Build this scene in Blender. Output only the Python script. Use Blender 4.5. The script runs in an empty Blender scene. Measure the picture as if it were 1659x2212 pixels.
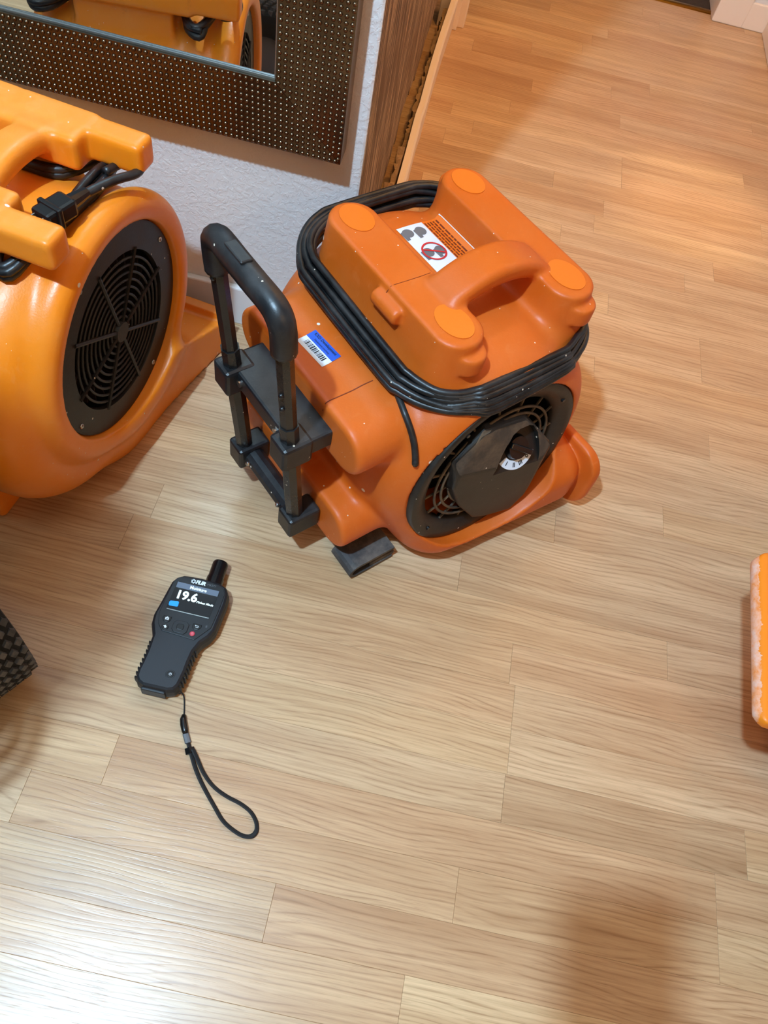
import bpy, bmesh, math, random
import numpy as np
import openvdb
from mathutils import Vector, Matrix
from mathutils.bvhtree import BVHTree

R = math.radians
random.seed(7)
rng = np.random.RandomState(7)
S = bpy.context.scene
COL = S.collection

# ------------------------------------------------------------------ camera
CAM_H = 1.08
Mc = ((0.97166851, 0.18257844, 0.15008472),      # world axes seen from the camera (x right, y down, z forward)
      (0.23495422, -0.81504533, -0.52962027),
      (0.02562861, 0.54987838, -0.83485145))
cd = bpy.data.cameras.new('camera')
cam = bpy.data.objects.new('camera', cd)
COL.objects.link(cam)
rx = Vector(Mc[0]); ry = -Vector(Mc[1]); rz = -Vector(Mc[2])
cam.matrix_world = Matrix(((rx.x, ry.x, rz.x, 0), (rx.y, ry.y, rz.y, 0), (rx.z, ry.z, rz.z, CAM_H), (0, 0, 0, 1)))
cd.sensor_fit = 'VERTICAL'
cd.sensor_height = 36.0
cd.lens = 1680.0 / 2212.0 * 36.0
cd.clip_start = 0.02
S.camera = cam

# ------------------------------------------------------------------ view, world, lamps
S.view_settings.view_transform = 'Standard'
S.view_settings.look = 'None'
S.view_settings.gamma = 1.0
S.view_settings.use_curve_mapping = False
S.view_settings.exposure = 0.0
w = bpy.data.worlds.new('world'); S.world = w; w.use_nodes = True
w.node_tree.nodes['Background'].inputs[0].default_value = (1.0, 0.80, 0.60, 1)
w.node_tree.nodes['Background'].inputs[1].default_value = 0.05


def lamp(name, loc, power, color, radius, kind='POINT', aim=None, angle=60, blend=0.5):
    l = bpy.data.lights.new(name, kind)
    l.energy = power; l.color = color; l.shadow_soft_size = radius
    o = bpy.data.objects.new(name, l); COL.objects.link(o); o.location = loc
    if kind == 'SPOT':
        l.spot_size = R(angle); l.spot_blend = blend
        o.rotation_euler = (Vector(aim) - Vector(loc)).to_track_quat('-Z', 'Y').to_euler()
    return o


lamp('room_lamp', (-0.52, -0.19, 2.20), 228, (0.46, 0.73, 1.0), 0.035)
lamp('hall_lamp', (0.40, 1.212, 2.38), 46, (1.0, 0.57, 0.20), 0.018)
lamp('hall_far_lamp', (0.30, 2.30, 2.30), 21, (1.0, 0.57, 0.20), 0.09)
lamp('hall_patch_fill', (0.80, 2.65, 2.25), 100, (1.0, 0.64, 0.26), 0.03, 'SPOT', (0.61, 1.80, 0.0), 13, 1.0)  # added spot that throws a warm light patch on the hall floor
lamp('warm_fill', (1.60, -1.30, 2.25), 42, (1.0, 0.58, 0.20), 0.30)  # added soft fill that warms the shaded areas, out of view

# ------------------------------------------------------------------ materials


def lin(r, g, b):
    f = lambda c: (c / 255 / 12.92) if c / 255 <= 0.04045 else ((c / 255 + 0.055) / 1.055) ** 2.4
    return (f(r), f(g), f(b), 1.0)


class NT:
    def __init__(self, name):
        self.m = bpy.data.materials.new(name); self.m.use_nodes = True
        self.t = self.m.node_tree; self.n = self.t.nodes; self.p = self.n['Principled BSDF']

    def node(self, typ, **kw):
        nd = self.n.new(typ)
        for k, v in kw.items(): setattr(nd, k, v)
        return nd

    def link(self, a, b): self.t.links.new(a, b)

    def coord(self, scale=(1, 1, 1), kind='Object', loc=None):
        tc = self.node('ShaderNodeTexCoord'); mp = self.node('ShaderNodeMapping')
        mp.inputs['Scale'].default_value = scale
        if loc: mp.inputs['Location'].default_value = loc
        self.link(tc.outputs[kind], mp.inputs['Vector']); return mp.outputs[0]

    def noise(self, vec, scale, detail=3, rough=0.55, dist=0.0):
        nz = self.node('ShaderNodeTexNoise'); nz.inputs['Scale'].default_value = scale
        nz.inputs['Detail'].default_value = detail; nz.inputs['Roughness'].default_value = rough
        nz.inputs['Distortion'].default_value = dist
        if vec is not None: self.link(vec, nz.inputs['Vector'])
        return nz.outputs['Fac']

    def ramp(self, fac, stops):
        r = self.node('ShaderNodeValToRGB'); e = r.color_ramp.elements
        while len(e) < len(stops): e.new(0.5)
        for el, (p, c) in zip(e, stops):
            el.position = p; el.color = c if len(c) == 4 else (*c, 1)
        self.link(fac, r.inputs[0]); return r.outputs[0]

    def mix(self, fac, a, b, mode='MIX'):
        x = self.node('ShaderNodeMix', data_type='RGBA', blend_type=mode)
        for s, v in ((x.inputs[0], fac), (x.inputs[6], a), (x.inputs[7], b)):
            if hasattr(v, 'is_output'): self.link(v, s)
            else: s.default_value = v
        return x.outputs[2]

    def math(self, op, a, b=0.0, clamp=False):
        x = self.node('ShaderNodeMath', operation=op, use_clamp=clamp)
        for s, v in zip(x.inputs, (a, b)):
            if hasattr(v, 'is_output'): self.link(v, s)
            else: s.default_value = v
        return x.outputs[0]

    def bump(self, h, strength=0.2, dist=0.01):
        b = self.node('ShaderNodeBump'); b.inputs['Strength'].default_value = strength
        b.inputs['Distance'].default_value = dist
        self.link(h, b.inputs['Height']); self.link(b.outputs[0], self.p.inputs['Normal'])

    def set(self, **kw):
        for k, v in kw.items():
            s = self.p.inputs[k.replace('_', ' ')]
            if hasattr(v, 'is_output'): self.link(v, s)
            else: s.default_value = v
        return self


def specks(t, vec, scale, size):
    """small plaster specks: a mask from voronoi cells of which only some hold a dot"""
    v = t.node('ShaderNodeTexVoronoi'); v.inputs['Scale'].default_value = scale
    t.link(vec, v.inputs['Vector'])
    sep = t.node('ShaderNodeSeparateColor'); t.link(v.outputs['Color'], sep.inputs[0])
    rad = t.math('MULTIPLY', t.math('POWER', sep.outputs[0], 7.0), size)
    return t.math('LESS_THAN', v.outputs['Distance'], rad)


def plain(name, col, rough=0.5, metal=0.0, bump=None, spec=0.5, emis=None):
    t = NT(name); t.set(Base_Color=col, Roughness=rough, Metallic=metal)
    t.p.inputs['Specular IOR Level'].default_value = spec
    if bump:
        t.bump(t.noise(t.coord(), bump[0], 4), bump[1], bump[2])
    if emis:
        t.p.inputs['Emission Color'].default_value = col; t.p.inputs['Emission Strength'].default_value = emis
    return t.m


def plastic(name, col, pale, rough, speck, sss=0.0, scuff=(0.56, 0.72)):
    t = NT(name); v = t.coord()
    n1 = t.noise(v, 9, 5, 0.62)
    n2 = t.noise(v, 38, 6, 0.7, 1.5)
    c = t.mix(t.math('MULTIPLY', t.ramp(n1, [(0.40, (0, 0, 0)), (0.75, (1, 1, 1))]), 0.28), col, pale)
    c = t.mix(t.math('MULTIPLY', t.ramp(n2, [(scuff[0], (0, 0, 0)), (scuff[1], (1, 1, 1))]), 0.22), c, pale)
    n3 = t.noise(v, 14, 5, 0.75, 2.0)
    c = t.mix(t.math('MULTIPLY', t.ramp(n3, [(0.66, (0, 0, 0)), (0.80, (1, 1, 1))]), 0.25), c, lin(95, 55, 30))
    c = t.mix(specks(t, v, 38, speck), c, lin(240, 225, 210))
    c = t.mix(specks(t, v, 110, speck * 0.75), c, lin(238, 210, 190))
    t.set(Base_Color=c, Roughness=t.math('ADD', t.math('MULTIPLY', n2, 0.25), rough - 0.12))
    t.bump(t.noise(v, 420, 2), 0.10, 0.0015)
    t.p.inputs['Specular IOR Level'].default_value = 0.42
    if sss:
        t.p.inputs['Subsurface Weight'].default_value = sss
        t.p.inputs['Subsurface Radius'].default_value = (0.02, 0.008, 0.002)
        t.p.inputs['Subsurface Scale'].default_value = 0.4
    return t.m


def dusty_black(name, base, dust, amount, rough=0.45, speck=0.18, stretch=(1, 1, 1)):
    t = NT(name); v = t.coord(stretch)
    n = t.noise(v, 22, 6, 0.7)
    c = t.mix(t.math('MULTIPLY', t.ramp(n, [(0.42, (0, 0, 0)), (0.78, (1, 1, 1))]), amount), base, dust)
    if speck: c = t.mix(specks(t, t.coord(), 90, speck), c, lin(215, 200, 180))
    t.set(Base_Color=c, Roughness=t.math('ADD', t.math('MULTIPLY', n, 0.3), rough - 0.1))
    t.bump(t.noise(v, 300, 3), 0.15, 0.001)
    return t.m


ORANGE = plastic('orange_plastic', lin(208, 94, 18), lin(222, 128, 68), 0.46, 0.16)
AMBER = plastic('amber_plastic', lin(240, 132, 20), lin(242, 164, 88), 0.36, 0.15, sss=0.06)
RUB = plain('rubbed_orange', lin(228, 112, 24), 0.36, bump=(60, 0.25, 0.002))
SCUFFED = plastic('scuffed_orange', lin(226, 116, 52), lin(238, 158, 108), 0.6, 0.22, scuff=(0.42, 0.6))
BLACK = dusty_black('black_plastic', lin(20, 21, 24), lin(98, 92, 88), 0.24, 0.38)
GLOSS = dusty_black('black_tube', lin(20, 20, 22), lin(90, 84, 78), 0.12, 0.24, 0.14)
GRILLE = dusty_black('grille_black', lin(22, 21, 21), lin(104, 84, 64), 0.22, 0.42, 0.16)
RINGS = dusty_black('dusty_rings', lin(70, 58, 46), lin(150, 122, 92), 0.7, 0.6, 0)
MOTOR = dusty_black('motor_cover', lin(25, 23, 22), lin(92, 78, 62), 0.18, 0.4, 0.2)
DUST = dusty_black('dusty_shelf', lin(66, 56, 47), lin(132, 108, 82), 0.8, 0.7, 0.22)
CORD = dusty_black('cord_rubber', lin(14, 15, 17), lin(100, 97, 96), 0.26, 0.34, 0.16, (1, 1, 1))
METER = plain('meter_rubber', lin(26, 28, 33), 0.55, bump=(700, 0.12, 0.0006))
METERSIDE = plain('meter_side_rubber', lin(30, 31, 34), 0.5, bump=(500, 0.2, 0.0008))
METERBTN = plain('meter_button', lin(24, 25, 28), 0.45)
SHINY = plain('black_satin', lin(14, 14, 16), 0.28)
WEB = plain('black_webbing', lin(20, 20, 22), 0.75, bump=(900, 0.4, 0.001))
STEEL = plain('steel', lin(190, 190, 188), 0.3, 1.0)
BRASS = plain('brass', lin(190, 140, 50), 0.28, 1.0)
DARK = plain('cavity_shade', lin(14, 12, 11), 0.8)  # near-black colour stands in for the shade inside cavities
WHITEINK = plain('white_print', lin(232, 238, 240), 0.5)
INK = plain('black_print', lin(18, 18, 20), 0.6)
GREYINK = plain('grey_print', lin(104, 106, 110), 0.6)
REDINK = plain('red_print', lin(200, 36, 46), 0.5)
BROWNINK = plain('brown_print', lin(120, 42, 8), 0.6)
LABELWHITE = plain('label_white', lin(224, 230, 240), 0.4)
LABELORANGE = plain('label_orange', lin(236, 112, 24), 0.5)
LABELBLUE = plain('label_blue', lin(12, 78, 190), 0.4)
SCREEN = plain('screen_glass', lin(26, 27, 32), 0.15)
SCREENBAR = plain('screen_bar', lin(92, 104, 120), 0.3, emis=0.25)
SCREENTEXT = plain('screen_text', lin(225, 240, 238), 0.4, emis=0.55)
SCREENBLUE = plain('screen_blue', lin(24, 140, 225), 0.4, emis=0.55)
REDBTN = plain('red_button', lin(196, 50, 66), 0.4)
RUBBER = dusty_black('tyre_rubber', lin(52, 50, 50), lin(132, 122, 114), 0.75, 0.6, 0.1)
RUBBERDARK = plain('tyre_groove', lin(12, 12, 12), 0.8)
GREYSHELL = plain('grey_shell', lin(96, 98, 102), 0.5, bump=(200, 0.1, 0.001))
FOOTRUB = dusty_black('foot_rubber', lin(58, 56, 56), lin(140, 126, 112), 0.7, 0.6, 0.12)
TRIM = plain('cream_trim', lin(244, 224, 204), 0.45, bump=(60, 0.08, 0.001))
TRIMW = plain('white_trim', lin(232, 226, 222), 0.4, bump=(60, 0.08, 0.001))
CEIL = plain('ceiling_paint', lin(150, 132, 112), 0.9)
ROOMPAINT = plain('room_paint', lin(142, 124, 104), 0.85)
PLASTER = plain('torn_plaster', lin(176, 142, 104), 0.9, bump=(120, 0.8, 0.004))
LIP = plain('frame_lip', lin(170, 176, 176), 0.25, 0.9)
MIRROR = plain('mirror_glass', (0.86, 0.88, 0.88, 1), 0.012, 1.0)

# floor laminate: grain runs along each board's own x
t = NT('oak_laminate')
tc = t.node('ShaderNodeTexCoord'); oi = t.node('ShaderNodeObjectInfo')
cmb = t.node('ShaderNodeCombineXYZ')
t.link(t.math('MULTIPLY', oi.outputs['Random'], 37.0), cmb.inputs[0])
t.link(t.math('MULTIPLY', oi.outputs['Random'], 91.0), cmb.inputs[1])
t.link(t.math('MULTIPLY', oi.outputs['Random'], 13.0), cmb.inputs[2])
add = t.node('ShaderNodeVectorMath', operation='ADD')
t.link(tc.outputs['Object'], add.inputs[0]); t.link(cmb.outputs[0], add.inputs[1])


def fmap(sc):
    mp = t.node('ShaderNodeMapping'); mp.inputs['Scale'].default_value = sc
    t.link(add.outputs[0], mp.inputs['Vector']); return mp.outputs[0]


warp = t.noise(fmap((2.6, 9, 1)), 1.0, 2, 0.5)
wv = t.node('ShaderNodeSeparateXYZ'); t.link(add.outputs[0], wv.inputs[0])
band = t.math('ADD', t.math('MULTIPLY', wv.outputs[1], 140.0), t.math('MULTIPLY', warp, 11.0))
tri = t.math('ABSOLUTE', t.math('SUBTRACT', t.math('FRACT', band), 0.5))       # growth rings
ring = t.ramp(tri, [(0.0, (1, 1, 1)), (0.16, (0.25, 0.25, 0.25)), (0.5, (0, 0, 0))])
brk = t.noise(fmap((9, 130, 1)), 1.0, 3, 0.6)
fine = t.noise(fmap((7, 330, 1)), 1.0, 4, 0.65)
broad = t.noise(fmap((1.6, 26, 1)), 1.0, 3, 0.55)
pores = t.ramp(t.noise(fmap((26, 620, 1)), 1.0, 2, 0.5), [(0.60, (0, 0, 0)), (0.72, (1, 1, 1))])
base = t.mix(t.ramp(broad, [(0.32, (0, 0, 0)), (0.68, (1, 1, 1))]), lin(196, 162, 126), lin(226, 198, 162))
base = t.mix(t.math('MULTIPLY', t.ramp(fine, [(0.40, (0, 0, 0)), (0.66, (1, 1, 1))]), 0.42), base, lin(172, 136, 100))
base = t.mix(t.math('MULTIPLY', t.math('MULTIPLY', ring, t.ramp(brk, [(0.36, (0, 0, 0)), (0.60, (1, 1, 1))])), 0.66), base, lin(148, 108, 72))
base = t.mix(t.math('MULTIPLY', pores, 0.25), base, lin(130, 88, 56))
tone = t.ramp(oi.outputs['Random'], [(0.0, lin(228, 216, 204)), (0.3, lin(252, 248, 242)), (0.55, lin(240, 224, 210)), (0.8, lin(255, 250, 238)), (1.0, lin(232, 214, 196))])
base = t.mix(0.9, base, tone, 'MULTIPLY')
base = t.mix(specks(t, fmap((1, 1, 1)), 9, 0.012), base, lin(60, 44, 34))
t.set(Base_Color=base, Roughness=t.math('ADD', t.math('MULTIPLY', fine, 0.18), 0.24))
t.p.inputs['Specular IOR Level'].default_value = 0.55
t.bump(t.math('ADD', t.math('MULTIPLY', ring, -0.5), t.math('MULTIPLY', pores, -0.6)), 0.16, 0.0006)
FLOOR = t.m

# orange-peel wall
t = NT('wall_paint'); v = t.coord()
h = t.math('ADD', t.ramp(t.noise(v, 110, 3, 0.55, 0.6), [(0.44, (0, 0, 0)), (0.58, (1, 1, 1))]), t.math('MULTIPLY', t.noise(v, 260, 2), 0.4))
t.set(Base_Color=lin(226, 220, 216), Roughness=0.55); t.bump(h, 0.24, 0.0030)
WALL = t.m

# brown weathered panel, grain runs vertically
t = NT('brown_panel'); v = t.coord((1, 46, 3.2)); v2 = t.coord((1, 20, 2.2), loc=(0, 3, 1))
c = t.mix(t.ramp(t.noise(v, 1.0, 4, 0.6), [(0.3, (0, 0, 0)), (0.7, (1, 1, 1))]), lin(62, 38, 22), lin(104, 68, 40))
c = t.mix(t.math('MULTIPLY', t.ramp(t.noise(t.coord((1, 120, 6)), 1.0, 3, 0.6), [(0.50, (0, 0, 0)), (0.60, (1, 1, 1))]), 0.8), c, lin(196, 166, 132))
c = t.mix(t.math('MULTIPLY', t.ramp(t.noise(v2, 1.6, 3, 0.6), [(0.64, (0, 0, 0)), (0.74, (1, 1, 1))]), 0.6), c, lin(150, 132, 116))
t.set(Base_Color=c, Roughness=0.6); t.bump(t.noise(v, 2.0, 4), 0.4, 0.003)
PANEL = t.m

t = NT('beaded_bronze'); v = t.coord()
t.set(Base_Color=t.mix(t.noise(v, 30, 3), lin(98, 82, 66), lin(140, 120, 98)), Roughness=0.24, Metallic=1.0)
BEAD = t.m

# ------------------------------------------------------------------ mesh helpers


def obj(name, me, mat=None, parent=None, smooth=False, loc=None):
    if isinstance(me, bmesh.types.BMesh):
        m = bpy.data.meshes.new(name); bmesh.ops.recalc_face_normals(me, faces=me.faces)
        me.to_mesh(m); me.free(); me = m
    me.name = name
    if mat is not None and not me.materials: me.materials.append(mat)
    if smooth: me.shade_smooth()
    o = bpy.data.objects.new(name, me); COL.objects.link(o)
    if parent: o.parent = parent
    if loc: o.location = loc
    return o


def empty(name, loc, rz=0.0):
    o = bpy.data.objects.new(name, None); COL.objects.link(o)
    o.location = loc; o.rotation_euler = (0, 0, rz); o.empty_display_size = 0.05
    return o


def tag(o, label=None, cat=None, group=None, kind=None):
    for k, v in (('label', label), ('category', cat), ('group', group), ('kind', kind)):
        if v: o[k] = v
    return o


def box(lo, hi, bevel=0.0, seg=2, bm=None):
    own = bm is None
    b = bmesh.new()
    c = [(a + d) / 2 for a, d in zip(lo, hi)]; s = [d - a for a, d in zip(lo, hi)]
    bmesh.ops.create_cube(b, size=1.0, matrix=Matrix.Translation(c) @ Matrix.Diagonal((*s, 1)))
    if bevel: bmesh.ops.bevel(b, geom=b.edges[:], offset=bevel, segments=seg, profile=0.5, affect='EDGES')
    if own: return b
    merge(bm, b); return bm


def merge(dst, src):
    m = bpy.data.meshes.new('tmp'); src.to_mesh(m); src.free(); dst.from_mesh(m); bpy.data.meshes.remove(m)


def prism(pts, z0, z1, bevel=0.0, seg=2, mat=None):
    """polygon in xy extruded in z; mat moves it"""
    b = bmesh.new()
    lo = [b.verts.new((x, y, z0)) for x, y in pts]; hi = [b.verts.new((x, y, z1)) for x, y in pts]
    n = len(pts)
    b.faces.new(lo[::-1]); top = b.faces.new(hi)
    for i in range(n): b.faces.new((lo[i], lo[(i + 1) % n], hi[(i + 1) % n], hi[i]))
    bmesh.ops.recalc_face_normals(b, faces=b.faces)
    if bevel: bmesh.ops.bevel(b, geom=list(top.edges), offset=bevel, segments=seg, profile=0.5, affect='EDGES')
    if mat: bmesh.ops.transform(b, matrix=mat, verts=b.verts)
    return b


def sweep(pts, rad, sides=10, closed=False, flat=1.0, caps=True, up=None):
    """tube along points; rad a number or one per point; flat squeezes along the frame's second axis"""
    P = [Vector(p) for p in pts]; n = len(P)
    rr = rad if hasattr(rad, '__len__') else [rad] * n
    b = bmesh.new(); rings = []
    prev = None
    for i in range(n):
        if closed: tg = (P[(i + 1) % n] - P[i - 1]).normalized()
        else: tg = (P[min(i + 1, n - 1)] - P[max(i - 1, 0)]).normalized()
        if up is not None: a = Vector(up)
        elif prev is None: a = Vector((0, 0, 1)) if abs(tg.z) < 0.9 else Vector((1, 0, 0))
        else: a = prev
        a = (a - tg * a.dot(tg)).normalized(); prev = a
        c = tg.cross(a)
        rings.append([b.verts.new(P[i] + rr[i] * (math.cos(2 * math.pi * k / sides) * c + flat * math.sin(2 * math.pi * k / sides) * a)) for k in range(sides)])
    for i in range(n if closed else n - 1):
        A, B = rings[i], rings[(i + 1) % n]
        for k in range(sides): b.faces.new((A[k], A[(k + 1) % sides], B[(k + 1) % sides], B[k]))
    if caps and not closed:
        b.faces.new(rings[0][::-1]); b.faces.new(rings[-1])
    return b


def smooth_path(pts, n=8, closed=False):
    P = [Vector(p) for p in pts]; out = []; N = len(P)
    for i in range(N if closed else N - 1):
        g = lambda k: P[k % N] if closed else P[max(0, min(N - 1, k))]
        p0, p1, p2, p3 = g(i - 1), g(i), g(i + 1), g(i + 2)
        for j in range(n):
            u = j / n
            out.append(0.5 * ((2 * p1) + (p2 - p0) * u + (2 * p0 - 5 * p1 + 4 * p2 - p3) * u * u + (3 * p1 - p0 - 3 * p2 + p3) * u ** 3))
    if not closed: out.append(P[-1])
    return out


def evaluated(o):
    dg = bpy.context.evaluated_depsgraph_get(); dg.update()
    return bpy.data.meshes.new_from_object(o.evaluated_get(dg), depsgraph=dg)


def boolean_cut(me, cutter):
    a = bpy.data.objects.new('a', me); COL.objects.link(a)
    c = obj('c', cutter)
    md = a.modifiers.new('b', 'BOOLEAN'); md.operation = 'DIFFERENCE'; md.solver = 'EXACT'; md.object = c
    r = evaluated(a)
    bpy.data.objects.remove(a); cm = c.data; bpy.data.objects.remove(c); bpy.data.meshes.remove(cm)
    return r


def text_mesh(s, size, bold=0.0, shear=0.0):
    cu = bpy.data.curves.new('t', 'FONT'); cu.body = s; cu.size = size; cu.offset = bold; cu.shear = shear
    cu.align_x = 'CENTER'; cu.align_y = 'CENTER'; cu.resolution_u = 3
    o = bpy.data.objects.new('t', cu); COL.objects.link(o)
    me = evaluated(o); bpy.data.objects.remove(o); bpy.data.curves.remove(cu)
    return me


def text_part(name, s, size, mat, parent, M, bold=0.0, shear=0.0):
    me = text_mesh(s, size, bold, shear); me.transform(M)
    return obj(name, me, mat, parent)


# signed distance shapes -> smooth rotomoulded surfaces
def smin(a, b, k):
    h = np.clip(0.5 + 0.5 * (b - a) / k, 0, 1); return b + (a - b) * h - k * h * (1 - h)


def smax(a, b, k): return -smin(-a, -b, k)


def sd_box(X, Y, Z, c, h, r):
    qx = np.abs(X - c[0]) - (h[0] - r); qy = np.abs(Y - c[1]) - (h[1] - r); qz = np.abs(Z - c[2]) - (h[2] - r)
    return np.sqrt(np.maximum(qx, 0) ** 2 + np.maximum(qy, 0) ** 2 + np.maximum(qz, 0) ** 2) + np.minimum(np.maximum(qx, np.maximum(qy, qz)), 0) - r


def sd_cyl(A, B, L, ca, cb, cl, rad, half, r):
    """cylinder along the third coordinate with rounded rims"""
    q1 = np.hypot(A - ca, B - cb) - (rad - r); q2 = np.abs(L - cl) - (half - r)
    return np.minimum(np.maximum(q1, q2), 0) + np.hypot(np.maximum(q1, 0), np.maximum(q2, 0)) - r


def sd_stadium(A, B, L, ca, cb, cl, ha, hb, half, r):
    """stadium (long in A, round ends) extruded along L"""
    d = np.hypot(np.maximum(np.abs(A - ca) - (ha - hb), 0), B - cb) - hb
    q1 = d + r; q2 = np.abs(L - cl) - (half - r)
    return np.minimum(np.maximum(q1, q2), 0) + np.hypot(np.maximum(q1, 0), np.maximum(q2, 0)) - r


def sdf_mesh(fn, lo, hi, vox):
    ax = [np.arange(a, b + vox, vox, dtype=np.float32) for a, b in zip(lo, hi)]
    X, Y, Z = np.meshgrid(*ax, indexing='ij', sparse=True)
    d = fn(X, Y, Z).astype(np.float32)
    g = openvdb.FloatGrid(background=1.0); g.copyFromArray(np.ascontiguousarray(d))
    p, q = g.convertToQuads(0.0)
    p = p * vox + np.array(lo)
    me = bpy.data.meshes.new('sdf')
    me.from_pydata(p.tolist(), [], q.tolist()); me.update()
    b = bmesh.new(); b.from_mesh(me)
    bmesh.ops.smooth_vert(b, verts=b.verts, factor=0.5, use_axis_x=True, use_axis_y=True, use_axis_z=True)
    bmesh.ops.recalc_face_normals(b, faces=b.faces)
    b.to_mesh(me); b.free()
    me.shade_smooth(); return me


def bvh(me):
    b = bmesh.new(); b.from_mesh(me); tr = BVHTree.FromBMesh(b); b.free(); return tr


def drape(me, tree, M, direction, off):
    """lay a flat mesh (xy) onto a surface: M maps xy to start points, rays go along direction"""
    b = bmesh.new(); b.from_mesh(me)
    d = Vector(direction).normalized()
    for v in b.verts:
        p = M @ Vector((v.co.x, v.co.y, 0))
        hit = tree.ray_cast(p - d * 0.12, d, 0.6)[0]
        v.co = (hit if hit else p) - d * off
    b.to_mesh(me); b.free(); return me


def grid_mesh(w, h, nx, ny):
    b = bmesh.new(); bmesh.ops.create_grid(b, x_segments=nx, y_segments=ny, size=0.5, matrix=Matrix.Diagonal((w, h, 1, 1)))
    m = bpy.data.meshes.new('g'); b.to_mesh(m); b.free(); return m


def join_meshes(ms):
    b = bmesh.new()
    for m in ms: b.from_mesh(m)
    o = bpy.data.meshes.new('j'); b.to_mesh(o); b.free(); return o


def moved(me, M): me.transform(M); return me


def struct(o): o['kind'] = 'structure'; return o


# ------------------------------------------------------------------ room shell
YW = 1.06           # plane of the wall with the mirror
XP = -0.123         # plane of the stripped hall wall
YE = 2.82           # end wall of the hall
XR = 0.885          # right wall of the hall

floor = struct(obj('floor', box((-1.9, -1.8, -0.06), (2.2, 4.2, -0.004)), plain('subfloor', lin(120, 84, 52), 0.7)))
ROW = 0.0665
forced = {0: [0.280, 0.629], 1: [0.282], 2: [0.282], 3: [0.272], -1: [0.582, -0.247], -2: [0.582], -3: [0.003], 14: [0.605], 15: [0.605],
          21: [0.384], 27: [0.418], 28: [0.171], 33: [0.326], 34: [0.373], 4: [-0.35, 0.52]}
plank_meshes = {}
for r in range(-9, 40):
    y0 = 0.265 + r * ROW; y1 = y0 + ROW
    if y1 > YE + 0.05: y1 = YE + 0.05
    if y0 >= YE + 0.05: break
    xa, xb = (-1.45, 1.75) if y1 < YW + 0.02 else (-0.16, XR + 0.02)
    cuts = sorted(forced.get(r, [xa + random.uniform(0.1, 0.6)]))
    ln = lambda: random.choice((0.42, 0.55, 0.70, 0.85)) + random.uniform(-0.08, 0.08)
    x = cuts[0]
    while x > xa: x -= ln(); cuts.insert(0, x)
    x = cuts[-1]
    while x < xb: x += ln(); cuts.append(x)
    cuts = [max(xa, min(xb, c)) for c in cuts]
    for a, b_ in zip(cuts, cuts[1:]):
        if b_ - a < 0.02: continue
        hx, hy = (b_ - a) / 2 - 0.0001, (y1 - y0) / 2 - 0.00006
        m = bpy.data.meshes.new('plank')
        c_ = 0.0003
        vs = [(-hx, -hy, -0.004), (hx, -hy, -0.004), (hx, hy, -0.004), (-hx, hy, -0.004),
              (-hx, -hy, -0.0003), (hx, -hy, -0.0003), (hx, hy, -0.0003), (-hx, hy, -0.0003),
              (-hx + c_, -hy + c_, 0), (hx - c_, -hy + c_, 0), (hx - c_, hy - c_, 0), (-hx + c_, hy - c_, 0)]
        fs = [(3, 2, 1, 0), (8, 9, 10, 11)]
        for q in range(4):
            fs.append((q, (q + 1) % 4, 4 + (q + 1) % 4, 4 + q)); fs.append((4 + q, 4 + (q + 1) % 4, 8 + (q + 1) % 4, 8 + q))
        m.from_pydata(vs, [], fs); m.materials.append(FLOOR)
        o = bpy.data.objects.new('plank', m); COL.objects.link(o); o.parent = floor
        o.location = ((a + b_) / 2, (y0 + y1) / 2, random.uniform(-0.00015, 0.0))

struct(obj('wall_back', box((-1.9, YW, 0), (XP, YW + 0.12, 2.45), 0.004), WALL))
struct(obj('wall_left', box((-2.0, -1.9, 0), (-1.9, 1.18, 2.45)), ROOMPAINT))
struct(obj('wall_front', box((-2.0, -1.9, 0), (2.3, -1.8, 2.45)), ROOMPAINT))
struct(obj('wall_right', box((XR, YW, 0), (2.2, YW + 0.12, 2.45)), WALL))
struct(obj('wall_far_right', box((2.2, -1.9, 0), (2.3, 1.18, 2.45)), ROOMPAINT))
struct(obj('ceiling', box((-2.0, -1.9, 2.45), (2.3, 4.3, 2.5)), CEIL))
struct(obj('baseboard_back', box((-1.9, YW - 0.013, 0), (XP, YW, 0.086), 0.003), TRIMW))
struct(obj('wall_header', box((XP, YW, 2.03), (XR, YW + 0.12, 2.45)), WALL))
# stripped hall wall: dark cavity, brown panel with a ragged foot, torn lip and the baseboard left standing
struct(obj('wall_hall_left', box((-0.24, YW + 0.12, 0), (XP - 0.018, YE + 0.1, 2.45)), DARK))
bm = bmesh.new(); ys = np.linspace(YW + 0.003, 2.34, 90)
foot = [0.075 + 0.02 * math.sin(q * 9) + rng.uniform(-0.012, 0.012) + (0.05 if 1.62 < q < 2.3 else 0.0) + (0.02 if 1.95 < q < 2.0 else 0) for q in ys]
fr = [[bm.verts.new((XP, q, z)) for q, z in zip(ys, foot)], [bm.verts.new((XP, q, 2.45)) for q in ys]]
bk = [[bm.verts.new((XP - 0.014, q, z + 0.004)) for q, z in zip(ys, foot)], [bm.verts.new((XP - 0.014, q, 2.45)) for q in ys]]
for i in range(len(ys) - 1):
    bm.faces.new((fr[0][i], fr[0][i + 1], fr[1][i + 1], fr[1][i])); bm.faces.new((bk[0][i], bk[0][i + 1], bk[1][i + 1], bk[1][i]))
    bm.faces.new((fr[0][i], fr[0][i + 1], bk[0][i + 1], bk[0][i]))
for i in (0, -1): bm.faces.new((fr[0][i], fr[1][i], bk[1][i], bk[0][i]))
struct(obj('wall_hall_panel', bm, PANEL))
bm = bmesh.new()                                               # torn plaster lip
ys = np.linspace(YW + 0.13, 2.30, 120); lo = []; hi = []
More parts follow.
